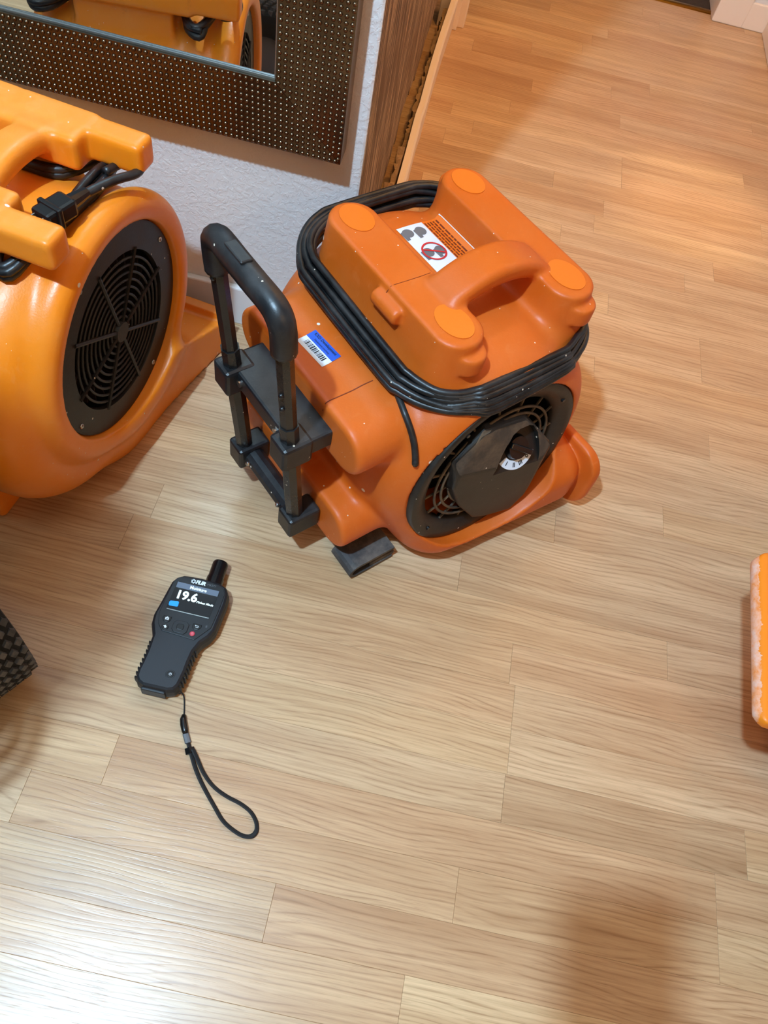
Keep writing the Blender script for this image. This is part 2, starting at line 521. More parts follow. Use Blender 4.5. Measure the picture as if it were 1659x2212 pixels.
for q in ys:
    zt = (0.092 if q < 1.60 else 0.060) + rng.uniform(-0.010, 0.010); xt = XP + (0.004 if q < 1.45 else 0.010) + rng.uniform(0, 0.008)
    lo.append((bm.verts.new((xt, q, 0.0)), bm.verts.new((xt, q, zt)), bm.verts.new((-0.099, q, zt + 0.002)), bm.verts.new((-0.099, q, 0.0))))
for A, B in zip(lo, lo[1:]):
    for k in range(4): bm.faces.new((A[k], A[(k + 1) % 4], B[(k + 1) % 4], B[k]))
bm.faces.new(lo[0]); bm.faces.new(lo[-1])
struct(obj('trim_1', bm, PLASTER))
bm = bmesh.new()                                               # baseboard, slightly bowed
ys = np.linspace(YW + 0.012, 2.345, 24); pr = []
for q in ys:
    dx = 0.004 * math.sin((q - 1.1) * 5.2) + 0.003 * (q > 1.75)
    pr.append([bm.verts.new((x + dx, q, z)) for x, z in ((-0.098, 0), (-0.081, 0), (-0.081, 0.078), (-0.085, 0.085), (-0.098, 0.085))])
for A, B in zip(pr, pr[1:]):
    for k in range(5): bm.faces.new((A[k], A[(k + 1) % 5], B[(k + 1) % 5], B[k]))
bm.faces.new(pr[0]); bm.faces.new(pr[-1])
struct(obj('baseboard_hall_left', bm, TRIM))
# door casing on the hall's left wall
bm = box((XP, 2.345, 0), (-0.066, 2.372, 2.1), 0.002); box((XP, 2.366, 0), (-0.047, 2.44, 2.1), 0.003, bm=bm)
struct(obj('trim_2', bm, TRIM))
# hall end: doorway, threshold, casing, baseboard
struct(obj('wall_end', box((0.71, YE + 0.012, 0), (2.2, YE + 0.13, 2.45)), WALL))
struct(obj('wall_end_left', box((-0.24, YE + 0.012, 0), (0.02, YE + 0.13, 2.45)), WALL))
struct(obj('trim_3', box((0.706, YE, 0), (0.806, YE + 0.14, 2.1), 0.004), TRIM))
struct(obj('baseboard_end', box((0.80, YE + 0.002, 0), (XR, YE + 0.012, 0.075), 0.003), TRIM))
struct(obj('trim_4', box((0.02, YE - 0.005, 0), (0.10, YE + 0.14, 2.1), 0.004), TRIM))
struct(obj('wall_hall_right', box((XR, YW + 0.12, 0), (XR + 0.1, YE + 0.012, 2.45)), WALL))
struct(obj('baseboard_hall_right', box((XR - 0.012, YW + 0.0, 0), (XR, YE, 0.075), 0.003), TRIM))
bm = sweep([(0.10, YE + 0.055, 0.0), (0.706, YE + 0.055, 0.0)], 0.014, 10, flat=0.45)
struct(obj('door_1_threshold', bm, BRASS, smooth=True))
struct(obj('floor_closet', box((0.0, YE + 0.07, -0.01), (0.9, 4.2, -0.001)), plain('dark_carpet', lin(60, 46, 36), 0.95, bump=(300, 0.8, 0.004))))
struct(obj('wall_closet', box((0.0, 3.15, 0.0), (0.9, 3.2, 2.45)), TRIMW))
# ------------------------------------------------------------------ mirror on the wall
MX0, MX1, MZ0, MZ1 = -1.02, -0.1513, 0.395, 1.62
FW = 0.0985
mir = empty('wall_mirror', ((MX0 + MX1) / 2, YW, MZ0))
tag(mir, 'large wall mirror in a bronze beaded frame hanging on the white wall', 'mirror')
ml = Vector(mir.location)
YF = -0.045     # front of the frame (local y)


def mp(x, y, z): return (x - ml.x, y, z - ml.z)


corner = {'o': [(MX0, MZ0), (MX1, MZ0), (MX1, MZ1), (MX0, MZ1)], 'i': [(MX0 + FW, MZ0 + FW), (MX1 - FW, MZ0 + FW), (MX1 - FW, MZ1 - FW), (MX0 + FW, MZ1 - FW)]}
for k in range(4):
    a, b_ = corner['o'][k], corner['o'][(k + 1) % 4]; c_, d_ = corner['i'][(k + 1) % 4], corner['i'][k]
    dirv = Vector((b_[0] - a[0], b_[1] - a[1])).normalized() * 0.0004
    quad = [(a[0] + dirv.x, a[1] + dirv.y), (b_[0] - dirv.x, b_[1] - dirv.y), (c_[0] - dirv.x, c_[1] - dirv.y), (d_[0] + dirv.x, d_[1] + dirv.y)]
    bm = bmesh.new()
    f = [bm.verts.new(mp(x, YF + (0.0 if i > 1 else 0.004), z)) for i, (x, z) in enumerate(quad)]
    g = [bm.verts.new(mp(x, 0.0, z)) for x, z in quad]
    bm.faces.new(f); bm.faces.new(g[::-1])
    for i in range(4): bm.faces.new((f[i], f[(i + 1) % 4], g[(i + 1) % 4], g[i]))
    side = obj('frame_side', bm, BEAD, mir)
    # beads of this side, in rows along it
    L = Vector((b_[0] - a[0], b_[1] - a[1])); ln_ = L.length; L /= ln_; N = Vector((-L.y, L.x))
    P = 0.0080; rows = int(FW / P); V = []; F = []
    for j in range(rows):
        off = (j + 0.5) * FW / rows
        n_ = int((ln_ - 2 * off) / P)
        for i in range(n_):
            s = off + (i + 0.5) * (ln_ - 2 * off) / n_
            cx, cz = a[0] + L.x * s + N.x * off, a[1] + L.y * s + N.y * off
            cy = YF + 0.004 * (1 - off / FW)
            b0 = len(V); rb = 0.0033
            for (rr_, yy) in ((1.0, 0.0003), (0.72, -0.0020)):
                for q in range(6):
                    an = q * math.pi / 3
                    V.append(mp(cx + rb * rr_ * math.cos(an), cy + yy, cz + rb * rr_ * math.sin(an)))
            V.append(mp(cx, cy - 0.0029, cz))
            for q in range(6):
                q2 = (q + 1) % 6
                F.append((b0 + q, b0 + q2, b0 + 6 + q2, b0 + 6 + q)); F.append((b0 + 6 + q, b0 + 6 + q2, b0 + 12))
    m = bpy.data.meshes.new('beads'); m.from_pydata(V, [], F)
    bm = bmesh.new(); bm.from_mesh(m); bmesh.ops.recalc_face_normals(bm, faces=bm.faces); bm.to_mesh(m); bm.free()
    be = obj('bead_rows', m, BEAD, side, smooth=True); be['kind'] = 'stuff'
gi = corner['i']
bm = box(mp(gi[0][0] - 0.003, -0.036, gi[0][1] - 0.003), mp(gi[2][0] + 0.003, -0.030, gi[2][1] + 0.003))
obj('glass', bm, MIRROR, mir)
for k in range(4):
    a, b_ = gi[k], gi[(k + 1) % 4]
    lo = (min(a[0], b_[0]) - 0.003, -0.040, min(a[1], b_[1]) - 0.002); hi = (max(a[0], b_[0]) + 0.002, -0.036, max(a[1], b_[1]) + 0.003)
    obj('inner_lip', box(mp(*lo), mp(*hi), 0.001), LIP, mir)

# ------------------------------------------------------------------ centre air mover
TH = R(-44); vv = Vector((math.cos(TH), math.sin(TH), 0)); uu = Vector((-vv.y, vv.x, 0))
OA = uu * 0.60 + vv * (-0.56)
A = empty('air_mover', OA, R(46))
tag(A, 'scuffed orange air mover with black telescopic handle, knob and coiled cord on top', 'air mover')

TILT = R(4)
PC = Vector((0.024, -0.190, 0.198))                       # centre of the inlet plate
PM = Matrix.Translation(PC) @ Matrix(((1, 0, 0, 0), (0, math.sin(TILT), -math.cos(TILT), 0), (0, math.cos(TILT), math.sin(TILT), 0), (0, 0, 0, 1)))
# PM maps (px, pz, out) to the blower's frame


def body_a(X, Y, Z, cut_out=True):
    d = sd_cyl(X, Z, Y, 0.032, 0.196, 0.0, 0.186, 0.192, 0.060)
    # flared nozzle to the outlet
    w = 0.226 + 0.016 * np.clip(X / 0.22, 0, 1) + 0.16 * np.clip(X, -0.1, 0)
    ys = Y / w * 0.2
    zs = 0.012 + (Z - 0.012) / (1 - 0.13 * np.clip(X / 0.22, 0, 1))
    nz = sd_box(X, ys, zs, (0.070, 0, 0.080), (0.165, 0.2, 0.068), 0.050)
    d = smin(d, nz, 0.045)
    # seat of the rails
    d = smin(d, sd_box(X, Y, Z, (0.045, 0.0, 0.335), (0.125, 0.135, 0.042), 0.03), 0.03)
    # rails on top and at the back
    for cx in (-0.048, 0.143):
        fl = 0.30 * np.clip(0.43 - Z, 0, 0.1) * 0.35
        r = sd_stadium(Y, X, Z, 0.004, cx, 0.36, 0.144 , 0.034, 0.07, 0.004) - fl
        d = smin(d, r, 0.016)
    d = smin(d, sd_box(X, Y, Z, (-0.05, 0, 0.19), (0.105, 0.125, 0.135), 0.02), 0.02)
    d = smin(d, sd_stadium(Y, Z, X, 0, 0.287, -0.10, 0.148, 0.040, 0.10, 0.008), 0.014)
    d = smin(d, sd_stadium(Y, Z, X, 0, 0.100, -0.10, 0.148, 0.042, 0.10, 0.008), 0.014)
    # carrying handle: arch between the rails
    zz = 0.437 + 0.024 * (1 - ((X - 0.048) / 0.08) ** 2)
    hd = sd_box(X, Y, Z - zz, (0.048, -0.052, -0.014), (0.085, 0.028, 0.014), 0.010)
    d = smin(d, hd, 0.010)
    # cable peg on the rear rail and lugs at the rail ends
    d = smin(d, sd_cyl(X, Z, Y, -0.087, 0.408, -0.022, 0.012, 0.026, 0.004), 0.004)
    for cx in (-0.043, 0.148):
        for sy in (-1, 1):
            lg = sd_cyl(X, Y, Z, cx, 0.004 + sy * 0.136, 0.399, 0.0225, 0.0145, 0.004)
            d = smin(d, lg, 0.003)
    # outlet flange
    d = smin(d, sd_box(X, Y, Z, (0.228, 0, 0.073), (0.009, 0.258, 0.067), 0.0085), 0.004)
    yq = np.abs(Y) - 0.258; zq = np.abs(Z - 0.073) - 0.067
    cut = np.where((X > 0.215), np.hypot(np.maximum(yq + 0.05, 0), np.maximum(zq + 0.05, 0)) - 0.05, -1)
    d = smax(d, cut, 0.003)
    if not cut_out: return d
    # cavities
    d = smax(d, -sd_box(X, ys, zs, (0.20, 0, 0.072), (0.10, 0.172, 0.042), 0.03), 0.006)
    ca, sa = math.cos(TILT), math.sin(TILT)
    for s in (-1, 1):
        yy = Y * s
        out = -(yy + 0.190) * ca + (Z - PC.z) * sa if s == 1 else -(yy + 0.190)
        rr = np.hypot(X - PC.x, (Z - PC.z) * (1 / ca) + 0 * Y)
        d = smax(d, -np.maximum(rr - 0.1505, -out - 0.011), 0.003)
        d = np.maximum(d, -np.maximum(rr - 0.128, -out - 0.085))
    return d


meA = sdf_mesh(body_a, (-0.215, -0.28, -0.005), (0.26, 0.28, 0.485), 0.0029)
housing = obj('housing', meA, ORANGE, A)
tA = bvh(meA)
solid = sdf_mesh(lambda X, Y, Z: body_a(X, Y, Z, False), (-0.215, -0.28, -0.005), (0.26, 0.28, 0.485), 0.006)
tS = bvh(solid); bpy.data.meshes.remove(solid)


def on_a(me, M, d, off, name, mat, parent): return obj(name, drape(me, tA, M, d, off), mat, parent)


# worn pads on the rail ends
for cx in (-0.046, 0.145):
    for cy, ry_ in ((-0.098, 0.030), (0.112, 0.028)):
        b = bmesh.new(); bmesh.ops.create_circle(b, cap_ends=True, segments=28, radius=1.0, matrix=Matrix.Translation((cx, cy, 0.4302)) @ Matrix.Diagonal((0.0215, ry_, 1, 1)))
        r = bmesh.ops.extrude_face_region(b, geom=b.faces[:]); bmesh.ops.translate(b, verts=[q for q in r['geom'] if isinstance(q, bmesh.types.BMVert)], vec=(0, 0, 0.0009))
        o = obj('rail_pad', b, RUB, A)
# mould seams
for pts, dr in (([(-0.085 + 0.16 * i / 30, -0.012 - 0.004 * math.sin(i / 30 * 3)) for i in range(31)], (0, 0, -1)),):
    P = []
    for x, y in pts:
        h = tA.ray_cast(Vector((x, y, 0.6)), Vector((0, 0, -1)))[0]
        if h: P.append(h + Vector((0, 0, -0.0002)))
    obj('mould_seam', sweep(P, 0.0006, 5), BROWNINK, A)
P = []
for i in range(26):
    x = -0.20 + 0.075 * i / 25; h = tA.ray_cast(Vector((x, -0.062, 0.40)), Vector((0, 0, -1)))[0]
    if h: P.append(h)
obj('mould_seam', sweep(P, 0.0009, 5), BROWNINK, A)

# inlet: guard ring, spokes and rings, near-black cup painting the shade inside
for s in (1,):
    b = bmesh.new(); n = 72; rad = [(0.1498, -0.011), (0.1498, 0.0005), (0.1475, 0.002), (0.137, 0.0015), (0.119, -0.008), (0.117, -0.016)]
    rings = [[b.verts.new(PM @ Vector((r * math.cos(2 * math.pi * k / n), r * math.sin(2 * math.pi * k / n), z))) for k in range(n)] for r, z in rad]
    for P0, P1 in zip(rings, rings[1:]):
        for k in range(n): b.faces.new((P0[k], P0[(k + 1) % n], P1[(k + 1) % n], P1[k]))
    inlet = obj('inlet_plate', b, GRILLE, A, smooth=True)
    b = bmesh.new(); bmesh.ops.create_circle(b, cap_ends=True, segments=48, radius=0.127, matrix=PM @ Matrix.Translation((0, 0, -0.075)))
    bmesh.ops.create_cone(b, cap_ends=False, segments=48, radius1=0.1265, radius2=0.1265, depth=0.060, matrix=PM @ Matrix.Translation((0, 0, -0.045)))
    obj('inlet_shade_cup', b, DARK, inlet)
    for rr in (0.104, 0.092, 0.078):
        pts = [PM @ Vector((rr * math.cos(2 * math.pi * k / 60), rr * math.sin(2 * math.pi * k / 60), -0.006)) for k in range(60)]
        obj('guard_ring', sweep(pts, 0.0021, 8, closed=True, flat=1.0), RINGS, inlet, smooth=True)
    for k in range(16):
        an = 2 * math.pi * (k + 0.3) / 16; ca, sa = math.cos(an), math.sin(an)
        pts = [PM @ Vector((r_ * ca, r_ * sa, z)) for r_, z in ((0.07, -0.010), (0.09, -0.009), (0.121, -0.011))]
        obj('guard_spoke', sweep(pts, 0.0020, 6), RINGS, inlet)
    for an in (0.62, 2.19, 3.8, 5.3):
        b = bmesh.new(); bmesh.ops.create_cone(b, cap_ends=True, segments=10, radius1=0.0035, radius2=0.003, depth=0.003, matrix=PM @ Matrix.Translation((0.134 * math.cos(an), 0.134 * math.sin(an), 0.001)))
        obj('screw', b, SHINY, inlet)

# motor cover with its control recess
front = [(-0.059, -0.198, 0.2028), (-0.0585, -0.1981, 0.2344), (-0.0132, -0.2039, 0.2255), (0.0311, -0.2096, 0.2016), (0.0987, -0.2183, 0.1963),
         (0.1012, -0.2186, 0.0987), (0.0831, -0.2163, 0.0657), (0.0334, -0.2099, 0.0756), (0.0054, -0.2063, 0.0877), (-0.0333, -0.2013, 0.1423)]
basep = [(-0.066, -0.186, 0.257), (-0.025, -0.187, 0.300), (0.060, -0.187, 0.278), (0.125, -0.206, 0.203), (0.122, -0.175, 0.205), (0.112, -0.175, 0.085), (0.09, -0.175, 0.055),
         (0.03, -0.175, 0.06), (-0.06, -0.175, 0.19), (-0.02, -0.172, 0.302), (0.062, -0.172, 0.282), (-0.066, -0.172, 0.25)]
b = bmesh.new()
for p in front + basep: b.verts.new(p)
r = bmesh.ops.convex_hull(b, input=b.verts)
bmesh.ops.delete(b, geom=[g for g in r['geom_interior'] if isinstance(g, bmesh.types.BMVert)], context='VERTS')
bmesh.ops.dissolve_limit(b, angle_limit=R(4), verts=b.verts, edges=b.edges)
bmesh.ops.bevel(b, geom=b.edges[:], offset=0.0035, segments=3, profile=0.5, affect='EDGES')
bmesh.ops.recalc_face_normals(b, faces=b.faces)
mm = bpy.data.meshes.new('motor'); b.to_mesh(mm); b.free()
# facet frame (dusty sloping shelf)
Fa, Fb, Fc = Vector((0.0311, -0.2096, 0.2016)), Vector((0.0987, -0.2183, 0.1963)), Vector((0.060, -0.187, 0.278))
e1 = (Fb - Fa).normalized(); nf = e1.cross(Fc - Fa).normalized()
if nf.y > 0: nf = -nf
e2 = nf.cross(e1)
if e2.z < 0: e2 = -e2
ta = R(17)
e2 = (e2 * math.cos(ta) - nf * math.sin(ta)).normalized(); nf0 = nf; nf = e1.cross(e2)
if nf.y > 0: nf = -nf
KC = Fa + e1 * 0.017 + e2 * 0.033
FM = Matrix(((e1.x, e2.x, nf.x, KC.x), (e1.y, e2.y, nf.y, KC.y), (e1.z, e2.z, nf.z, KC.z), (0, 0, 0, 1)))
arch = [(-0.037, -0.036), (0.037, -0.036), (0.036, -0.016), (0.034, 0.0), (0.030, 0.014), (0.021, 0.026), (0.009, 0.031), (-0.009, 0.031), (-0.021, 0.026), (-0.030, 0.014), (-0.034, 0.0), (-0.036, -0.016)]
arch = [(x * 1.12, y * 1.12 if y > 0 else y) for x, y in arch]
mm = boolean_cut(mm, prism(arch, -0.0005, 0.06, mat=FM))
motor = obj('motor_cover', mm, MOTOR, A)
mm.materials.append(DUST)
for pl in mm.polygons:
    if pl.normal.dot(nf0) > 0.88 and pl.normal.dot(nf0) > pl.normal.dot(Vector((-0.128, -0.992, 0))) and (FM.inverted() @ pl.center).z > 0.0015: pl.material_index = 1
b = bmesh.new(); bmesh.ops.create_cone(b, cap_ends=True, segments=36, radius1=0.0195, radius2=0.0170, depth=0.009, matrix=FM @ Matrix.Translation((0, 0, 0.0042)))
knob = obj('speed_knob', b, SHINY, motor)
b = box((-0.0042, -0.020, 0.0), (0.0042, 0.021, 0.010), 0.0015); bmesh.ops.transform(b, matrix=FM @ Matrix.Translation((0, 0, 0.0075)) @ Matrix.Rotation(R(62), 4, 'Z'), verts=b.verts)
obj('knob_grip', b, SHINY, motor)
arc = [(0.0350 * math.cos(R(q)), 0.0350 * math.sin(R(q))) for q in np.linspace(212, 338, 22)] + [(0.0210 * math.cos(R(q)), 0.0210 * math.sin(R(q))) for q in np.linspace(335, 215, 18)]
dial = obj('dial_label', prism(arc, -0.0004, 0.0006, mat=FM), LABELWHITE, motor)
for tx, an in (('I', 232), ('II', 262), ('III', 287), ('0', 316)):
    Mx = FM @ Matrix.Translation((0.0280 * math.cos(R(an)), 0.0280 * math.sin(R(an)), 0.0008)) @ Matrix.Rotation(R(an + 90), 4, 'Z')
    text_part('dial_mark', tx, 0.0095, INK, dial, Mx, 0.0003)

# telescopic handle
hx = lambda z: -0.232 - (z - 0.07) * 0.098
for s in (-1, 1):
    y = s * 0.0715
    pts = [(hx(z), y, z) for z in (0.08, 0.20, 0.33)]
    obj('outer_post', sweep(pts, 0.0128, 8, up=(0, 1, 0)), GLOSS, A)
    obj('inner_post', sweep([(hx(0.31), y, 0.31), (hx(0.475), y, 0.475)], 0.0108, 8, up=(0, 1, 0)), GLOSS, A)
    for z in (0.455, 0.472) if s > 0 else (0.37, 0.395):
        bm = bmesh.new(); bmesh.ops.create_uvsphere(bm, u_segments=10, v_segments=6, radius=0.0038, matrix=Matrix.Translation((hx(z) - 0.0095, y - 0.004, z)))
        obj('lock_button', bm, GLOSS, A, smooth=True)
zt = 0.515
gp = [(hx(0.465), -0.0715, 0.462), (hx(0.49), -0.0715, 0.492), (hx(0.508), -0.067, 0.508), (hx(zt), -0.052, 0.516), (hx(zt) - 0.002, -0.02, 0.519), (hx(zt) - 0.002, 0.02, 0.519),
      (hx(zt), 0.052, 0.516), (hx(0.508), 0.067, 0.508), (hx(0.49), 0.0715, 0.492), (hx(0.465), 0.0715, 0.462)]
grip = obj('handle_grip', sweep(smooth_path(gp, 5), 0.0152, 14), BLACK, A, smooth=True)
bm = box((-0.0075, -0.020, 0.0), (0.0075, 0.016, 0.004), 0.002); bmesh.ops.transform(bm, matrix=Matrix.Translation((hx(zt) - 0.003, 0.012, 0.5325)), verts=bm.verts)
obj('release_button', bm, BLACK, grip)
# upper bracket: shelf plate and two collars
zb = 0.278; xb = hx(zb)
bm = box((xb - 0.004, -0.088, zb - 0.010), (-0.196, 0.088, zb + 0.020), 0.004)
br = obj('upper_bracket', bm, BLACK, A)
for s in (-1, 1):
    obj('bracket_collar', box((xb - 0.021, s * 0.0715 - 0.0185, zb - 0.022), (xb + 0.024, s * 0.0715 + 0.0185, zb + 0.022), 0.005), BLACK, br)
    bm = bmesh.new(); bmesh.ops.create_cone(bm, cap_ends=True, segments=12, radius1=0.005, radius2=0.0045, depth=0.004, matrix=Matrix.Translation((xb - 0.006, s * 0.045, zb + 0.008)) @ Matrix.Rotation(R(90), 4, 'Y'))
    obj('screw', bm, STEEL, br)
zl = 0.096; xl = hx(zl)
bm = sweep([(xl + 0.006, -0.06, zl - 0.002), (xl + 0.006, 0.06, zl - 0.002)], 0.0165, 12, flat=0.9)
lb_ = obj('lower_bracket', bm, BLACK, A, smooth=False)
for s in (-1, 1):
    obj('bracket_collar', box((xl - 0.019, s * 0.0715 - 0.018, zl - 0.023), (xl + 0.034, s * 0.0715 + 0.018, zl + 0.020), 0.005), BLACK, lb_)
    bm = bmesh.new(); bmesh.ops.create_uvsphere(bm, u_segments=10, v_segments=6, radius=0.004, matrix=Matrix.Translation((xl - 0.012, s * 0.043, zl + 0.004)))
    obj('screw', bm, STEEL, lb_)

# power cord wound round the rails, and its tail into the motor
cx0, cx1, cy0, cy1 = -0.112, 0.196, -0.168, 0.192; rc = 0.095
base_loop = []
for (px, py, a0) in ((cx1 - rc, cy1 - rc, 0), (cx0 + rc, cy1 - rc, 90), (cx0 + rc, cy0 + rc, 180), (cx1 - rc, cy0 + rc, 270)):
    for q in range(0, 91, 15): base_loop.append((px, py, a0 + q))
turns = 9; pts = []
offs = [(rng.uniform(-0.4, 0.4), rng.uniform(-0.3, 0.3)) for _ in range(turns)]
slot = [(0, 0.000), (0, 0.0095), (0, 0.019), (0.0095, 0.003), (0.0095, 0.0125), (0.0095, 0.022), (0.018, 0.0075), (0.018, 0.017), (0.003, 0.0275)]
NB = len(base_loop)
for k in range(turns):
    o1, z1 = slot[k]; o2, z2 = slot[(k + 1) % turns]
    ph = rng.uniform(0, 6, 4)
    for i, (px, py, an) in enumerate(base_loop):
        f = i / NB; f2 = max(0.0, (f - 0.85) / 0.15) if k < turns - 1 else 0
        ro = o1 * (1 - f2) + o2 * f2; zo = z1 * (1 - f2) + z2 * f2
        th_ = 2 * math.pi * f
        ro += 0.0016 * math.sin(2 * th_ + ph[0]) + 0.0012 * math.sin(5 * th_ + ph[1])
        zo += 0.0028 * math.sin(th_ + ph[2]) + 0.0014 * math.sin(3 * th_ + ph[3])
        x = px + (rc - 0.010 + ro) * math.cos(R(an)); y = py + (rc - 0.010 + ro) * math.sin(R(an))
        z = 0.345 + zo + 0.012 * max(0, y / 0.19) - 0.012 * max(0, -y / 0.16)
        h = tS.find_nearest(Vector((x, y, z)))
        if h[0] is not None:
            dd = Vector((x, y, z)) - h[0]; sd = dd.dot(h[1])
            if sd < 0.0045: 
                q = h[0] + h[1] * 0.0048; x, y, z = q
        pts.append((x, y, z))
cord = obj('power_cord', sweep(smooth_path(pts, 3), 0.0049, 8), CORD, A, smooth=True)
P = []
for i in range(14):
    f = i / 13; x = -0.105 + 0.020 * f + 0.006 * math.sin(f * 3.1); z = 0.345 - 0.068 * f
    h = tA.ray_cast(Vector((x - 0.12, -0.40, z)), Vector((0.35, 1, 0)).normalized())[0]
    P.append((h + Vector((-0.0015, -0.0045, 0.001))) if h else Vector((x, -0.18, z)))
P.append(P[-1] + Vector((0.010, 0.008, -0.008)))
obj('cord_tail', sweep(smooth_path(P, 3), 0.0046, 8), CORD, A, smooth=True)

# barcode asset label on the back rail
LM = Matrix(((0.0, 1.0, 0, -0.156), (1.0, 0.0, 0, 0.018), (0, 0, 1, 0.34), (0, 0, 0, 1)))   # label x runs along the blower's y, label y along its x
LM = Matrix.Translation((-0.1560, 0.0185, 0.42)) @ Matrix.Rotation(R(-86), 4, 'Z')
dn = (0, 0, -1)
Lw, Lh = 0.056, 0.031
lab = on_a(grid_mesh(Lw, Lh, 12, 6), LM, dn, 0.0006, 'asset_label', LABELWHITE, A)
on_a(moved(grid_mesh(Lw, 0.0150, 12, 4), Matrix.Translation((0, 0.0081, 0))), LM, dn, 0.0009, 'label_band', LABELBLUE, lab)
on_a(moved(text_mesh('KXD Development', 0.0058, 0.0001), Matrix.Translation((0.0, 0.0112, 0))), LM, dn, 0.0012, 'label_text', INK, lab)
on_a(moved(text_mesh('Equipment tracking', 0.0040), Matrix.Translation((0.0, 0.0050, 0))), LM, dn, 0.0012, 'label_text', INK, lab)
bars = []; x = -0.020; rb = random.Random(3)
while x < 0.020:
    wd = rb.choice((0.0006, 0.0006, 0.0011, 0.0017)); bars.append(moved(grid_mesh(wd, 0.0085, 1, 2), Matrix.Translation((x + wd / 2, -0.0060, 0)))); x += wd + rb.choice((0.0006, 0.0009, 0.0014))
on_a(join_meshes(bars), LM, dn, 0.0012, 'barcode', INK, lab)
# warning label between the rails
WM = Matrix.Translation((0.066, 0.050, 0.46)) @ Matrix.Rotation(R(-90), 4, 'Z')
wl = on_a(moved(grid_mesh(0.125, 0.0765, 16, 12), Matrix.Translation((0, -0.0008, 0))), WM, dn, 0.0006, 'warning_label', LABELWHITE, A)
on_a(moved(grid_mesh(0.125, 0.031, 16, 5), Matrix.Translation((0, 0.0215, 0))), WM, dn, 0.0009, 'label_band', LABELORANGE, wl)
ls = []
for j in range(6):
    yy = 0.0085 + j * 0.0052; x = -0.058
    while x < 0.055 - 0.012 * (j == 5):
        wd = rb.uniform(0.003, 0.012); ls.append(moved(grid_mesh(wd, 0.0026, 3, 1), Matrix.Translation((x + wd / 2, yy, 0)))); x += wd + 0.0016
on_a(join_meshes(ls), WM, dn, 0.0012, 'label_text', BROWNINK, wl)


def disc_mesh(x, y, r, n=20, r0=0.0):
    b = bmesh.new()
    if r0 == 0: bmesh.ops.create_circle(b, cap_ends=True, segments=n, radius=r, matrix=Matrix.Translation((x, y, 0)))
    else:
        o_ = [b.verts.new((x + r * math.cos(2 * math.pi * k / n), y + r * math.sin(2 * math.pi * k / n), 0)) for k in range(n)]
        i_ = [b.verts.new((x + r0 * math.cos(2 * math.pi * k / n), y + r0 * math.sin(2 * math.pi * k / n), 0)) for k in range(n)]
        for k in range(n): b.faces.new((o_[k], o_[(k + 1) % n], i_[(k + 1) % n], i_[k]))
    m = bpy.data.meshes.new('d'); b.to_mesh(m); b.free(); return m


def fan_icon(x, y):
    b = bmesh.new(); P = [(0.0088 * math.cos(R(q)), 0.0088 * math.sin(R(q))) for q in range(-20, 250, 18)] + [(-0.004, -0.0105), (0.013, -0.0095), (0.013, -0.004)]
    b.faces.new([b.verts.new((x + u_, y + v_, 0)) for u_, v_ in P]); m = bpy.data.meshes.new('i'); b.to_mesh(m); b.free(); return m


for (x, y) in ((-0.046, -0.008), (-0.048, -0.029), (-0.002, -0.006), (-0.004, -0.026), (0.045, -0.008), (0.043, -0.029)):
    fi = on_a(fan_icon(x, y), WM, dn, 0.0010, 'label_icon', GREYINK, wl)
    fi['kind'] = 'thing'; del fi['kind']
on_a(join_meshes([disc_mesh(-0.003, -0.0165, 0.0185, 36, 0.0158), moved(grid_mesh(0.033, 0.0028, 8, 1), Matrix.Translation((-0.003, -0.0165, 0)) @ Matrix.Rotation(R(60), 4, 'Z'))]), WM, dn, 0.0016, 'prohibition_sign', REDINK, wl)
# rubber foot loop under the rear
loop = []
for q in range(0, 181, 20): loop.append((-0.170 - 0.019 * math.sin(R(q)), 0.0185 + 0.0155 * math.cos(R(q))))
loop = [(-0.105, 0.034)] + loop + [(-0.105, 0.003)]
b = bmesh.new(); y0, y1 = -0.166, -0.115; tk = 0.0055
n = len(loop); inner = []
for i in range(n):
    tg = (Vector(loop[min(i + 1, n - 1)]) - Vector(loop[max(i - 1, 0)])).normalized(); inner.append((loop[i][0] - tg.y * -tk * -1, loop[i][1] + tg.x * tk))
G4 = [[b.verts.new((x, y, z)) for x, z in arr] for arr in (loop, inner) for y in (y0, y1)]
for i in range(n - 1):
    for P0, P1 in ((0, 1), (2, 3), (0, 2), (1, 3)): b.faces.new((G4[P0][i], G4[P0][i + 1], G4[P1][i + 1], G4[P1][i]))
for i in (0, n - 1): b.faces.new((G4[0][i], G4[1][i], G4[3][i], G4[2][i]))
obj('rubber_foot', b, FOOTRUB, A)
obj('rubber_pad', box((-0.148, -0.1645, 0.006), (-0.100, -0.120, 0.017), 0.003), FOOTRUB, A)
#PART3
# ------------------------------------------------------------------ left air mover
B = empty('air_mover', (-0.383, 0.728, 0), R(82))
tag(B, 'amber air mover with round black grille and folded plug cord, under the mirror', 'air mover')
GC = Vector((0.0, 0.0, 0.26))


